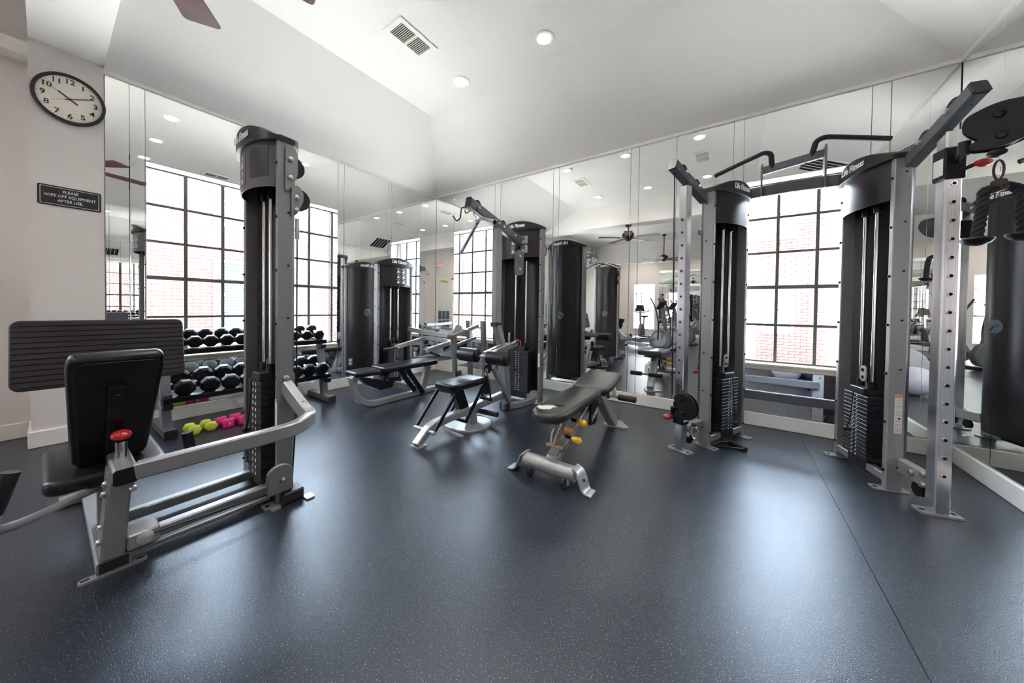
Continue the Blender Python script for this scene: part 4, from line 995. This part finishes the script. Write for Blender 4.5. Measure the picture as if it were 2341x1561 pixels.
# ================================================================== adjustable weight bench
def weight_bench():
    R_ = thing('weight_bench', (-.95, 2.5, 0), 'grey adjustable weight bench with torn pad and yellow pull knobs', 'bench')
    B = lambda: MB(); X0 = -.955
    # front foot: round tube with splayed end plates
    B().cyl((-1.135, 1.835, .088), (-.775, 1.835, .088), .046, 24).build('front_tube', 'worn_silver', R_)
    for sx in (-1, 1):
        x = X0 + sx * .183
        p = [(x, 1.90, .135), (x + sx * .012, 1.86, .135), (x + sx * .055, 1.83, .07), (x + sx * .09, 1.82, .006), (x + sx * .125, 1.82, .006)]
        fp = B().beam(fillet([(x - sx * .012, 1.84, .132), (x + sx * .025, 1.84, .115), (x + sx * .066, 1.83, .012), (x + sx * .112, 1.83, .006)], .02, 5), .088, .010, up=(0, 0, 1)).build('end_plate', 'worn_silver', R_)
        B().cyl((x + sx * .046, 1.838, .068), (x + sx * .050, 1.838, .072), .011, 12).build('plate_hole', 'dark_void', fp)
        w_ = B().lathe((X0 + sx * .12 - .012, 1.805, .034), [(.012, 0), (.033, .002), (.034, .012), (.033, .022), (.012, .024)], (1, 0, 0), 20).build('wheel', 'rubber_black', R_)
        B().prism(rpoly([(-.016, -.02), (.018, -.02), (.018, .045), (-.016, .045)], .012), (X0 + sx * .12 + sx * .016, 1.812, .034), (0, 1, 0), (0, 0, 1), .006).build('wheel_bracket', 'worn_silver', w_)
    # slanted main column
    B().beam([(X0, 1.86, .105), (X0, 2.44, .345)], .082, .050, up=(0, -.4, 1)).build('main_beam', 'worn_silver', R_)
    B().beam([(X0, 1.875, .14), (X0, 2.0, .19)], .065, .03, up=(0, -.4, 1)).build('beam_socket', 'silver_light', R_)
    B().cyl((X0 - .075, 1.935, .175), (X0 + .055, 1.935, .175), .017, 16).build('cross_pin', 'rust', R_)
    B().tube([(X0 - .015, 1.935, .185), (X0 + .0, 2.16, .40)], .017, 14).build('adjust_post', 'rust', R_)
    B().tube(fillet([(X0 - .05, 1.945, .18), (X0 - .055, 1.97, .24), (X0 - .052, 1.99, .27)], .02), .006, 8).build('latch_wire', 'bolt_steel', R_)
    for (y, z) in ((2.125, .312), (2.035, .222)):
        k = B().cyl((X0 + .02, y, z), (X0 + .075, y - .015, z), .012, 14).build('knob_stem', 'black_plastic', R_)
        B().lathe((X0 + .07, y - .014, z), [(.012, 0), (.016, .012), (.024, .045), (.024, .06), (.016, .072), (.004, .076)], (1, -.25, 0), 18).build('pull_knob', 'yellow_plastic', k)
    B().box(X0 - .032, X0 + .043, 2.06, 2.14, .225, .245).build('caution_label', 'orange_print', R_)
    # rear leg
    B().beam([(X0 + .01, 2.66, .40), (X0 + .03, 3.06, .02)], .085, .085, up=(0, 1, 0)).build('rear_leg', 'worn_silver', R_)
    B().prism(rpoly([(-.09, -.03), (.13, -.03), (.15, .02), (.04, .16), (-.03, .16)], .04), (X0 + .03, 3.04, 0), (1, 0, 0), (0, 1, 0), .010).build('rear_foot', 'worn_silver', R_)
    B().beam([(X0, 2.36, .315), (X0, 2.82, .325)], .07, .06).build('seat_rail', 'worn_silver', R_)
    # side bracket with the maker's lettering
    sb = B().prism(rpoly([(-.13, -.10), (.02, -.12), (.075, .04), (.06, .06), (-.10, .06)], .03), (X0 + .048, 2.50, .30), (0, 1, 0), (0, 0, 1), .014).build('side_plate', 'black_metal', R_, bevel=.002)
    text('lettering', 'HOIST', .052, (X0 + .0625, 2.485, .262), (0, .93, .37), (0, -.37, .93), 'white_print', sb, bold=.0012)
    B().prism(rpoly([(-.13, -.10), (.02, -.12), (.075, .04), (.06, .06), (-.10, .06)], .03), (X0 - .062, 2.50, .30), (0, 1, 0), (0, 0, 1), .014).build('side_plate', 'black_metal', R_, bevel=.002)
    # pads
    by = Vector((0, 1, .030)).normalized()
    out = [(.128, .76), (-.118, .76), (-.13, .60), (-.122, .15)] + [(-.122 * math.cos(a), .135 - .135 * math.sin(a)) for a in [PI * i / 14 for i in range(1, 14)]] + [(.122, .15), (.130, .60)]
    po = Vector((X0 - .02, 1.755, .372))
    bp = B().pad(rpoly(out, .02, 2), po, (1, 0, 0), by, .068, .028, 5).build('back_pad', 'vinyl_grey', R_)
    B().beam([(X0 - .02, 1.86, .362), (X0 - .02, 2.46, .372)], .12, .02).build('pad_board', 'black_metal', R_)
    # tear in the vinyl
    random.seed(3)
    tear = [(.105 * (1 + .28 * random.uniform(-1, 1)) * math.cos(a) * .62, .038 * (1 + .5 * random.uniform(-1, 1)) * math.sin(a)) for a in [2 * PI * i / 22 for i in range(22)]]
    B().prism(tear, po + Vector((-.035, .14, .0685 + .0045)), (.75, .66, .02), (-.66, .75, .022), .0015).build('tear', 'torn_padding', bp)
    q = B()
    for (a, b, L_) in ((.05, .01, .05), (.055, -.01, .045), (.03, .02, .04), (-.02, .022, .03)):
        q = B(); c_ = po + Vector((-.035, .14, .0745)) + Vector((.75, .66, .02)) * a + Vector((-.66, .75, .022)) * b
        q.beam([c_, c_ + Vector((.03, L_ * .6, .0)), c_ + Vector((.045, L_, .001))], .005, .002).build('crack', 'black_metal', bp)
    sy = Vector((0, 1, .16)).normalized()
    so_ = Vector((X0 - .02, 2.545, .392))
    B().pad(rpoly([(-.150, 0), (.150, 0), (.165, .24), (.155, .44), (-.155, .44), (-.165, .24)], .05, 5), so_, (1, 0, 0), sy, .066, .027, 5).build('seat', 'vinyl_grey', R_)
    B().beam([so_ + Vector((0, .05, -.008)), so_ + Vector((0, .36, .042))], .14, .018).build('seat_board', 'black_metal', R_)
    # leg rollers at the back
    ax = B().cyl((X0 - .20, 3.20, .235), (X0 + .20, 3.20, .235), .013, 14).build('roller_axle', 'rust', R_)
    for x0, x1 in ((X0 - .20, X0 - .05), (X0 + .035, X0 + .205)):
        B().lathe((x0, 3.20, .235), [(.020, 0), (.029, .004), (.029, x1 - x0 - .004), (.020, x1 - x0)], (1, 0, 0), 18).build('leg_roller', 'foam', R_)
    B().beam([(X0, 3.20, .235), (X0, 3.14, .34), (X0, 2.95, .36)], .04, .04).build('roller_arm', 'sill_paint', R_)
weight_bench()
# ================================================================== dumbbell rack and dumbbells
def rack():
    R_ = thing('dumbbell_rack', (-4.0, 1.2, 0), 'two tier dumbbell rack with grey slanted legs and black rails under the wide window', 'rack')
    B = lambda: MB()
    for y in (  .575, 1.845):
        B().beam([(-4.245, y, .035), (-3.72, y, .035)], .075, .068).build('foot', 'graphite', R_)
        B().beam([(-3.715, y, .035), (-3.722, y, .035)], .078, .071).build('end_cap', 'cap_black', R_)
        u = B().beam([(-3.90, y, .06), (-4.05, y, .80)], .07, .06, up=(1, 0, 0)).build('upright', 'graphite', R_)
        for (x, z, l) in ((-3.96, .335, .30), (-4.06, .71, .26)):
            dz = l * .30
            B().beam([(x - l / 2, y, z + dz / 2 - .052), (x + l / 2, y, z - dz / 2 - .052)], .06, .05).build('tier_arm', 'cap_black', R_)
    for (x, z) in ((-3.845, .298), (-4.075, .366), (-3.945, .682), (-4.155, .745)):
        r = B().beam([(x, .545, z), (x, 1.865, z)], .085, .018, up=(.29, 0, 1)).build('rail', 'black_metal', R_)
        B().beam([(x + .043, .545, z - .004), (x + .043, 1.865, z - .004)], .008, .046, up=(.29, 0, 1)).build('rail_lip', 'black_metal', r)
    # small end stop
    B().box(-3.86, -3.80, .552, .60, .312, .345).build('end_stop', 'cap_black', R_, bevel=.004)
rack()
def dumbbell(name, loc, rad, L, tilt, label, group, m='rubber_black', hex_=8, hm='steel_rod', hr=.014):
    """lies along X, tilted up towards -X; loc = centre"""
    R_ = thing(name, loc, label, 'dumbbell', group)
    c = Vector(loc); d = Vector((-math.cos(tilt), 0, math.sin(tilt)))
    up = Vector((0, 0, 1)); a0 = PI / hex_
    def head(s):
        p = c + d * (s * L / 2); n = hex_; r = rad / math.cos(a0)
        e = d.cross(up).normalized(); f = e.cross(d)
        vs = []; prof_ = [(.72, -.50), (1.0, -.30), (1.0, .22), (.80, .36)] if s > 0 else [(.80, -.36), (1.0, -.22), (1.0, .30), (.72, .50)]
        hl = rad * 1.25
        for k, z in prof_:
            for i in range(n):
                a = a0 + 2 * PI * i / n; vs.append(p + d * (z * hl) + (e * math.cos(a) + f * math.sin(a)) * (r * k))
        fs = [(q * n + i, q * n + (i + 1) % n, (q + 1) * n + (i + 1) % n, (q + 1) * n + i) for q in range(3) for i in range(n)] + [tuple(range(n)), tuple(3 * n + i for i in range(n - 1, -1, -1))]
        return MB().add(vs, fs).build('head', m, R_, bevel=.003, smooth=20)
    for s in (-1, 1): head(s)
    MB().lathe(c - d * L * .40, [(hr * .8, 0), (hr * .85, L * .15), (hr * 1.1, L * .40), (hr * .85, L * .65), (hr * .8, L * .80)], d, 14).build('handle', hm, R_)
    return R_
lowY = (.681, .841, .985, 1.122, 1.258, 1.394, 1.528, 1.662, 1.797)
topY = (.655, .762, .869, .985, 1.095, 1.205, 1.318, 1.432, 1.555, 1.677, 1.805)
ORD = ('first', 'second', 'third', 'fourth', 'fifth', 'sixth', 'seventh', 'eighth', 'ninth', 'tenth', 'eleventh')
def place(p0, loc0, loc):
    return dup_tree(p0, Vector(loc) - Vector(loc0))
for ys, cx, cz, rad, L, lab, grp in (
        (lowY, -3.962, .412, .066, .235, 'large black dumbbell on the lower rack tier', 'dumbbells on the lower tier'),
        (topY, -4.05, .786, .0515, .20, 'small black dumbbell on the upper rack tier', 'dumbbells on the upper tier')):
    p0 = None
    for y in ys:
        if p0 is None: q_ = p0 = dumbbell('dumbbell', (cx, y, cz), rad, L, math.radians(16.5), lab, grp); l0 = (cx, y, cz)
        else: q_ = place(p0, l0, (cx, y, cz))
        q_['label'] = lab + ', ' + ORD[ys.index(y)] + ' from the clock pier'
# little coloured dumbbells on the floor
def small_db(loc, ang, m, n, rad, L, label, group, num):
    R_ = thing('dumbbell', loc, label, 'dumbbell', group); c = Vector(loc) + Vector((0, 0, rad))
    d = Vector((math.cos(ang), math.sin(ang), 0)); e = Vector((-d.y, d.x, 0)); f = Vector((0, 0, 1)); a0 = PI / n
    for s in (-1, 1):
        p = c + d * s * L / 2; r = rad / math.cos(a0); hl = rad * 1.15; vs = []
        for k, z in ((.6, -.5), (.95, -.38), (1, -.2), (1, .2), (.95, .38), (.6, .5)):
            for i in range(n):
                a = a0 + 2 * PI * i / n - PI / 2; vs.append(p + d * z * hl + (e * math.cos(a) + f * math.sin(a)) * r * k)
        fs = [(q * n + i, q * n + (i + 1) % n, (q + 1) * n + (i + 1) % n, (q + 1) * n + i) for q in range(5) for i in range(n)] + [tuple(range(n)), tuple(5 * n + i for i in range(n - 1, -1, -1))]
        h = MB().add(vs, fs).build('head', m, R_, bevel=.004, smooth=60)
        if s > 0: text('weight_number', num, rad * .7, p + d * hl * .51, e, f, 'white_print', h)
    MB().cyl(c - d * L / 2, c + d * L / 2, rad * .45, 14).build('handle', m, R_)
small_db((-3.745, .703, 0), .12, 'lime_vinyl', 6, .040, .10, 'lime green vinyl dumbbell on the floor by the rack foot, next to its twin', 'lime green dumbbells', '3')
small_db((-3.755, .808, 0), .12, 'lime_vinyl', 6, .040, .10, 'lime green vinyl dumbbell on the floor between its twin and a pink one', 'lime green dumbbells', '3')
small_db((-3.735, .910, 0), .25, 'pink_vinyl', 4, .040, .11, 'pink vinyl dumbbell on the floor next to the lime green pair', 'pink dumbbells', '5')
small_db((-3.745, 1.015, 0), .25, 'pink_vinyl', 4, .040, .11, 'pink vinyl dumbbell on the floor farther from the lime green pair', 'pink dumbbells', '5')
# ================================================================== wall things
def wall_clock():
    C = thing('wall_clock', (XL + .012, .122, 2.665), 'round black rimmed wall clock with black numerals on the pier', 'clock')
    o = Vector((XL + .0135, .122, 2.665)); ay, az = Vector((0, 1, 0)), Vector((0, 0, 1)); r = .187; yx = .93
    Mc = Matrix.Translation(o) @ Matrix.Diagonal((1, yx, 1, 1))
    MB(Mc).lathe((0, 0, 0), [(r, 0), (r, .030), (r * .985, .037), (r * .90, .036), (r * .875, .020), (.01, .020)], (1, 0, 0), 48).build('rim', 'cap_black', C)
    f = MB(Mc).lathe((.0195, 0, 0), [(.01, .0), (r * .88, .0), (r * .88, .003), (.01, .003)], (1, 0, 0), 48).build('dial', 'clock_face', C, smooth=0)
    for k in range(1, 13):
        a = 2 * PI * k / 12; p = o + Vector((.0232, -0 + math.sin(a) * r * .70 * yx, math.cos(a) * r * .70))
        text('numeral', str(k), .052, p, ay, az, 'cap_black', f, bold=.0006)
    for k in range(60):
        a = 2 * PI * k / 60; l = .010 if k % 5 else .014; dr = Vector((0, math.sin(a) * yx, math.cos(a)))
        p = o + Vector((.0230, 0, 0)) + dr * r * .84
        MB().beam([p - dr * l / 2, p + dr * l / 2], .0012 if k % 5 else .0024, .0008, up=(1, 0, 0)).build('minute_mark', 'cap_black', f, smooth=0)
    def hand(name, ang, l0, l1, w_, m, x):
        a = math.radians(ang); dr = Vector((0, math.sin(a) * yx, math.cos(a))); p = o + Vector((x, 0, 0))
        MB().beam([p - dr * l0, p + dr * l1], w_, .001, up=(1, 0, 0)).build(name, m, C, smooth=0)
    hand('hour_hand', 124, .07, .045, .010, 'cap_black', .025)   # short thick hand
    hand('minute_hand', 66, .03, .125, .006, 'cap_black', .0265)
    hand('second_hand', 303, .05, .15, .0025, 'graphite', .028)
    hand('alarm_hand', 66, .10, .09, .0018, 'red_print', .0275)
    MB().cyl(o + Vector((.024, 0, 0)), o + Vector((.031, 0, 0)), .006, 12).build('hub', 'cap_black', C)
wall_clock()
def wall_sign():
    o = Vector((XL + .0122, .1225, 1.908)); ay, az = (0, 1, 0), (0, 0, 1)
    P = thing('wall_sign', o, 'black engraved notice plate with white border on the pier under the clock', 'sign')
    pl = MB().prism(rrect(-.148, .148, -.076, .076, .010), o, ay, az, .005).build('plate', 'cap_black', P, bevel=.001)
    b = MB()
    for (x0, x1, z0, z1) in ((-.137, .137, .0625, .0650), (-.137, .137, -.0650, -.0625), (-.137, -.1345, -.065, .065), (.1345, .137, -.065, .065)):
        MB().prism([(x0, z0), (x1, z0), (x1, z1), (x0, z1)], o + Vector((.005, 0, 0)), ay, az, .0006).build('border', 'white_print', pl, smooth=0)
    for (tx, z) in (('PLEASE', .036), ('WIPE OFF EQUIPMENT', .001), ('AFTER USE.', -.034)):
        text('notice_lettering', tx, .030, o + Vector((.0052, 0, z)), ay, az, 'white_print', pl, sx=.80)
wall_sign()
def outlet(o, nx, ax):
    P = thing('wall_outlet', o, 'white double power outlet on the mirror wall' + (' behind the bench press machine' if o[1] > 3 else ' by the dumbbell rack'), 'outlet')
    M_ = frame(o, ax, (0, 0, 1))
    pl = MB(M_).prism(rrect(-.035, .035, -.057, .057, .008), (0, 0, 0), (1, 0, 0), (0, 1, 0), .005).build('plate', 'graphite', P, bevel=.001)
    for z in (.022, -.022):
        s_ = MB(M_).prism(rrect(-.016, .016, z - .015, z + .015, .010), (0, 0, .005), (1, 0, 0), (0, 1, 0), .003).build('socket', 'white_print', pl)
        for x in (-.006, .006): MB(M_).box(x - .0015, x + .0015, z - .004, z + .007, .008, .0085).build('slot', 'dark_void', s_, smooth=0)
outlet((XL + .001, 2.369, .33), 1, (0, 1, 0))
outlet((XL + .001, 3.442, .315), 1, (0, 1, 0))
# ================================================================== ceiling things
for i, x in enumerate(LX):
    for j, y in enumerate(LY):
        Lt = thing('recessed_light', (x, y, ZF), 'white recessed ceiling light in the row ' + ('by the window wall' if j == 0 else 'by the beam') + (', nearest the dumbbell wall', ', middle of three', ', nearest the cable machine')[i], 'ceiling light', 'recessed lights in the raised ceiling')
        MB().lathe((x, y, ZF), [(.092, 0), (.092, -.006), (.088, -.010), (.062, -.006), (.060, 0), (.060, .02), (.046, .085), (.046, .088), (.064, .03), (.064, .001)], (0, 0, 1), 36, False).build('trim_ring', 'white_paint', Lt)
        MB().cyl((x, y, ZF + .066), (x, y, ZF + .072), .0515, 28).build('lens', 'lamp_lens', Lt)
        ld = bpy.data.lights.new('can_lamp', 'SPOT'); ld.energy = CAN_W; ld.spot_size = math.radians(150); ld.spot_blend = .8; ld.shadow_soft_size = .04; ld.color = (1, .96, .9)
        lo = bpy.data.objects.new('can_lamp', ld); col.objects.link(lo); lo.location = Vector((x, y, ZF + .04)) * S
for (x, y) in ((-3.3, -1.9), (-.6, -1.9), (-3.3, -5.9), (-.6, -5.9)):  # invented downlights, added to brighten the cardio area in the mirrors
    Lt = thing('recessed_light', (x, y, ZMAIN), 'white recessed fill light added over the cardio area, ' + ('beam' if y > -4 else 'far wall') + ' end, ' + ('window side' if x < -2 else 'door side'), 'ceiling light', 'fill lights added over the cardio area')
    MB().lathe((x, y, ZMAIN), [(.092, 0), (.092, -.006), (.088, -.010), (.062, -.006), (.060, -.001)], (0, 0, 1), 30, False).build('trim_ring', 'white_paint', Lt)
    MB().cyl((x, y, ZMAIN - .004), (x, y, ZMAIN - .001), .060, 28).build('lens', 'lamp_lens', Lt)
    ld = bpy.data.lights.new('can_lamp', 'SPOT'); ld.energy = MAIN_FILL_W; ld.spot_size = math.radians(160); ld.spot_blend = .8; ld.shadow_soft_size = .05; ld.color = (1, .95, .88)
    lo = bpy.data.objects.new('can_lamp', ld); col.objects.link(lo); lo.location = Vector((x, y, ZMAIN - .02)) * S
for (x, y) in ((-2.465, 1.90), (-.456, 1.875)):
    A_ = thing('air_vent', (x, y, ZF), 'white slatted air register in the raised ceiling ' + ('towards the dumbbell wall' if x < -1 else 'towards the cable machine'), 'air vent', 'ceiling registers')
    fr = MB(); hx, hy = .125, .205
    for (a, b, c, d) in ((-hx, hx, -hy, -hy + .045), (-hx, hx, hy - .045, hy), (-hx, -hx + .04, -hy + .045, hy - .045), (hx - .04, hx, -hy + .045, hy - .045), (-hx + .04, hx - .04, -.008, .008)):
        fr.box(x + a, x + b, y + c, y + d, ZF - .010, ZF - .0005)
    fr.build('frame', 'white_paint', A_, smooth=0)
    MB().box(x - hx + .04, x + hx - .04, y - hy + .045, y + hy - .045, ZF - .002, ZF - .0006).build('duct', 'dark_void', A_, smooth=0)
    s0 = None
    for k in range(-9, 10):
        if k == 0: continue
        yy_ = y + k * .0165
        if s0 is None: s0 = MB().beam([(x - hx + .04, yy_, ZF - .006), (x + hx - .04, yy_, ZF - .006)], .006, .008, up=(0, .5 if k < 0 else -.5, 1)).build('slat', 'sill_paint', A_, smooth=0); y0_ = yy_
        else: dup(s0, (0, yy_ - y0_, 0))
# return air grille on the right slope
G_ = thing('return_grille', (1.0, 1.5, 3.17), 'dark slatted return air grille on the sloped ceiling', 'air vent')
Mg = frame((1.0, 1.5, ZC0 + .484 * (XR - 1.0) - .012), Vector((-1, 0, .484)), Vector((0, -1, 0)))
MB(Mg).box(-.26, .26, -.26, .26, -.004, .006).build('backing', 'dark_void', G_, smooth=0)
for (a, b, c, d) in ((-.27, .27, -.27, -.25), (-.27, .27, .25, .27), (-.27, -.25, -.25, .25), (.25, .27, -.25, .25)): MB(Mg).box(a, b, c, d, -.012, .006).build('frame_bar', 'white_paint', G_, smooth=0)
for k in range(4): MB(Mg).box(-.25, .25, -.158 + k * .1, -.146 + k * .1, -.008, -.004).build('slat', 'white_paint', G_, smooth=0)
def fan(c, zc, zb, r, a0, label):
    F_ = thing('ceiling_fan', (c[0], c[1], zc), label, 'ceiling fan', None); x, y = c
    MB().lathe((x, y, zc), [(.07, 0), (.068, -.02), (.045, -.05), (.016, -.055)], (0, 0, 1), 24).build('canopy', 'bronze', F_)
    MB().cyl((x, y, zc - .03), (x, y, zb + .14), .013, 12).build('down_rod', 'bronze', F_)
    MB().lathe((x, y, zb), [(.03, -.075), (.06, -.06), (.075, -.02), (.115, 0), (.13, .05), (.12, .10), (.07, .135), (.025, .16)], (0, 0, 1), 28).build('motor', 'bronze', F_)
    for k in range(5):
        a = math.radians(a0 + 72 * k); d = Vector((math.cos(a), math.sin(a), 0)); e = Vector((-d.y, d.x, .06)).normalized()
        o = Vector((x, y, zb - .004))
        b = MB().prism(rpoly([(.19, -.055), (r, -.088), (r, .088), (.19, .055)], .03, 5), o, d, e, .008).build('blade', 'mahogany', F_, bevel=.001)
        MB().prism(rpoly([(.10, -.02), (.16, -.035), (.25, -.03), (.25, .03), (.16, .035), (.10, .02)], .015), o + Vector((0, 0, -.009)), d, e, .008).build('blade_iron', 'bronze', b)
fan((-2.03, .17), 3.03, 2.74, .68, 147.0, 'dark bronze ceiling fan with mahogany blades hung from the beam')
fan((-1.95, -3.9), ZMAIN, 2.78, .66, 20, 'dark bronze ceiling fan with mahogany blades over the cardio machines')
# ================================================================== things reflected in the mirrors
for (n_, x, y, r, m, lab) in (('grey', .68, .52, .30, 'ball_grey', 'large grey exercise ball by the right hand mirror wall'), ('purple', 1.11, .98, .225, 'ball_purple', 'purple exercise ball between the grey and white ones'), ('teal', 1.12, .17, .235, 'ball_teal', 'dark teal exercise ball in the corner of the wing wall'), ('white', .70, 1.14, .19, 'ball_white', 'small white exercise ball beside the purple one')):
    mb = MB(); o_ = (x, y, r); vs = []
    n1, n2 = 26, 32
    for i in range(n1 + 1):
        a = PI * i / n1; rr = r * (1 + .006 * math.cos(26 * a))
        for j in range(n2): vs.append((x + rr * math.sin(a) * math.cos(2 * PI * j / n2), y + rr * math.sin(a) * math.sin(2 * PI * j / n2), max(0, r + rr * math.cos(a))))
    mb.add(vs, [(i * n2 + j, (i + 1) * n2 + j, (i + 1) * n2 + (j + 1) % n2, i * n2 + (j + 1) % n2) for i in range(n1) for j in range(n2)])
    T_ = thing('exercise_ball', (x, y, 0), lab, 'exercise ball', 'exercise balls')
    b_ = mb.build('shell', m, T_)
    MB().cyl((x, y + r * .995, r), (x, y + r * 1.012, r), .012, 12).build('valve_plug', 'white_print', T_)
E_ = thing('exit_sign', (.60, -.72, 2.72), 'white exit sign with red letters above the glazed door', 'sign')
MB().box(.615, .658, -.86, -.58, 2.62, 2.80).build('housing', 'white_print', E_, bevel=.006)
text('exit_lettering', 'EXIT', .15, (.6142, -.72, 2.71), (0, -1, 0), (0, 0, 1), 'exit_red', E_, bold=.003)
# ------------------------------------------------------------------ cardio machines behind the camera
def elliptical(loc, rz, label):
    R_ = thing('elliptical_trainer', loc, label, 'elliptical', 'ellipticals in the cardio area'); B = lambda: MB(Matrix.Translation(loc) @ Matrix.Rotation(rz, 4, 'Z'))
    B().prism(rpoly([(-.30, .06), (.22, .06), (.30, .25), (.20, .50), (-.02, .60), (-.22, .50), (-.34, .28)], .12, 6), (0, .07, 0), (1, 0, 0), (0, 0, 1), .14).build('drive_cover', 'machine_grey', R_, bevel=.02)
    for s in (-1, 1):
        B().prism(circ(.19, 28, -.04, .30), (0, s * .075 + (.012 if s < 0 else 0), 0), (1, 0, 0), (0, 0, 1), .012).build('crank_disc', 'silver_light', R_)
        B().beam(fillet([(-.16, s * .13, .30), (-.55, s * .14, .22), (-1.05, s * .15, .20)], .1), .05, .06).build('pedal_arm', 'machine_grey', R_)
        B().prism(rrect(-.86, -.50, -.07, .07, .03), (0, s * .16, .26), (1, 0, 0), (0, 1, 0), .03).build('pedal', 'machine_dark', R_, bevel=.005)
        B().tube(fillet([(-.02, s * .19, .30), (.0, s * .20, .75), (-.08, s * .22, 1.15), (-.22, s * .24, 1.42)], .15, 6), .02, 10).build('handle_lever', 'machine_dark', R_)
        B().beam([(-1.15, s * .15, .12), (-.35, s * .12, .10)], .06, .05).build('ramp_rail', 'silver_light', R_)
    B().beam([(.12, 0, .45), (.0, 0, 1.15)], .09, .08, up=(1, 0, 0)).build('mast', 'machine_grey', R_)
    B().prism(rrect(-.16, .16, -.11, .12, .04), (-.06, 0, 1.22), (0, 1, 0), (.45, 0, .9), .05).build('console', 'machine_dark', R_, bevel=.01)
    B().prism(rrect(-.11, .11, -.06, .08, .01), (-.058, 0, 1.225), (0, -1, 0), (.45, 0, .9), .003).build('screen', 'screen', R_)
    B().beam([(-1.18, -.25, .03), (-1.18, .25, .03)], .08, .06).build('rear_foot', 'machine_dark', R_)
    B().beam([(.22, -.28, .03), (.22, .28, .03)], .10, .06).build('front_foot', 'machine_dark', R_)
def treadmill(loc, rz, label):
    R_ = thing('treadmill', loc, label, 'treadmill', 'treadmills in the cardio area'); B = lambda: MB(Matrix.Translation(loc) @ Matrix.Rotation(rz, 4, 'Z'))
    B().box(-.85, .72, -.24, .24, .09, .125).build('belt', 'machine_dark', R_, bevel=.01)
    for s in (-1, 1):
        B().box(-.88, .60, s * .30 - .06, s * .30 + .06, .06, .15).build('side_rail', 'silver_light', R_, bevel=.015)
        B().beam([(.62, s * .32, .10), (.78, s * .32, 1.02)], .07, .05, up=(1, 0, 0)).build('upright', 'machine_grey', R_)
        B().tube(fillet([(.76, s * .32, .92), (.45, s * .33, .90), (.38, s * .33, .84)], .05), .02, 10).build('handrail', 'machine_dark', R_)
    B().prism(rpoly([(.45, .0), (.95, .0), (.95, .12), (.80, .24), (.55, .20)], .05), (0, .28, .04), (1, 0, 0), (0, 0, 1), .56).build('motor_hood', 'machine_grey', R_, bevel=.02)
    B().prism(rrect(-.36, .36, -.16, .18, .05), (.76, 0, 1.12), (0, 1, 0), (.5, 0, .87), .06).build('console', 'machine_dark', R_, bevel=.012)
    B().prism(rrect(-.13, .13, -.06, .12, .01), (.758, 0, 1.13), (0, -1, 0), (.5, 0, .87), .003).build('screen', 'screen', R_)
    B().box(-.86, -.70, -.30, .30, 0, .062).build('rear_foot', 'machine_dark', R_, bevel=.01)
    B().box(.60, .90, -.30, .30, 0, .045).build('front_foot', 'machine_dark', R_, bevel=.01)
def bike(loc, rz, label):
    R_ = thing('exercise_bike', loc, label, 'exercise bike'); B = lambda: MB(Matrix.Translation(loc) @ Matrix.Rotation(rz, 4, 'Z'))
    B().prism(rpoly([(-.28, .12), (.30, .12), (.36, .40), (.18, .62), (-.14, .50)], .10, 6), (0, .06, 0), (1, 0, 0), (0, 0, 1), .12).build('drive_cover', 'machine_grey', R_, bevel=.02)
    B().beam([(.20, 0, .50), (.30, 0, 1.08)], .07, .06, up=(1, 0, 0)).build('mast', 'silver_light', R_)
    B().prism(rrect(-.13, .13, -.12, .14, .04), (.30, 0, 1.15), (0, 1, 0), (.5, 0, .87), .04).build('console', 'machine_dark', R_, bevel=.01)
    for s in (-1, 1): B().tube(fillet([(.30, 0, 1.0), (.22, s * .22, 1.02), (.02, s * .24, 1.06), (-.02, s * .23, 1.14)], .06), .018, 10).build('handlebar', 'machine_dark', R_)
    B().beam([(-.20, 0, .42), (-.32, 0, .82)], .06, .05, up=(1, 0, 0)).build('seat_post', 'silver_light', R_)
    B().pad(rpoly([(-.50, -.11), (-.30, -.12), (-.14, -.04), (-.14, .04), (-.30, .12), (-.50, .11)], .05), (0, 0, .82), (1, 0, 0), (0, 1, 0), .06, .02).build('saddle', 'vinyl', R_)
    for x in (-.42, .42): B().beam([(x, -.25, .03), (x, .25, .03)], .07, .06).build('foot', 'machine_dark', R_)
    B().beam([(-.42, 0, .06), (.42, 0, .06)], .07, .08).build('base_beam', 'silver_light', R_)
elliptical((-1.60, -1.75, 0), math.radians(15), 'grey elliptical trainer nearest the beam in the cardio area')
elliptical((-1.45, -2.75, 0), math.radians(15), 'grey elliptical trainer behind another one in the cardio area')
elliptical((-1.25, -3.75, 0), math.radians(15), 'grey elliptical trainer under the farther ceiling fan')
treadmill((-3.75, -1.15, 0), math.radians(180), 'grey treadmill beside the side wall of the cardio area')
treadmill((-3.75, -2.15, 0), math.radians(180), 'grey treadmill farther along the cardio area side wall')
bike((-2.75, -4.6, 0), math.radians(90), 'grey upright exercise bike in front of the far window')
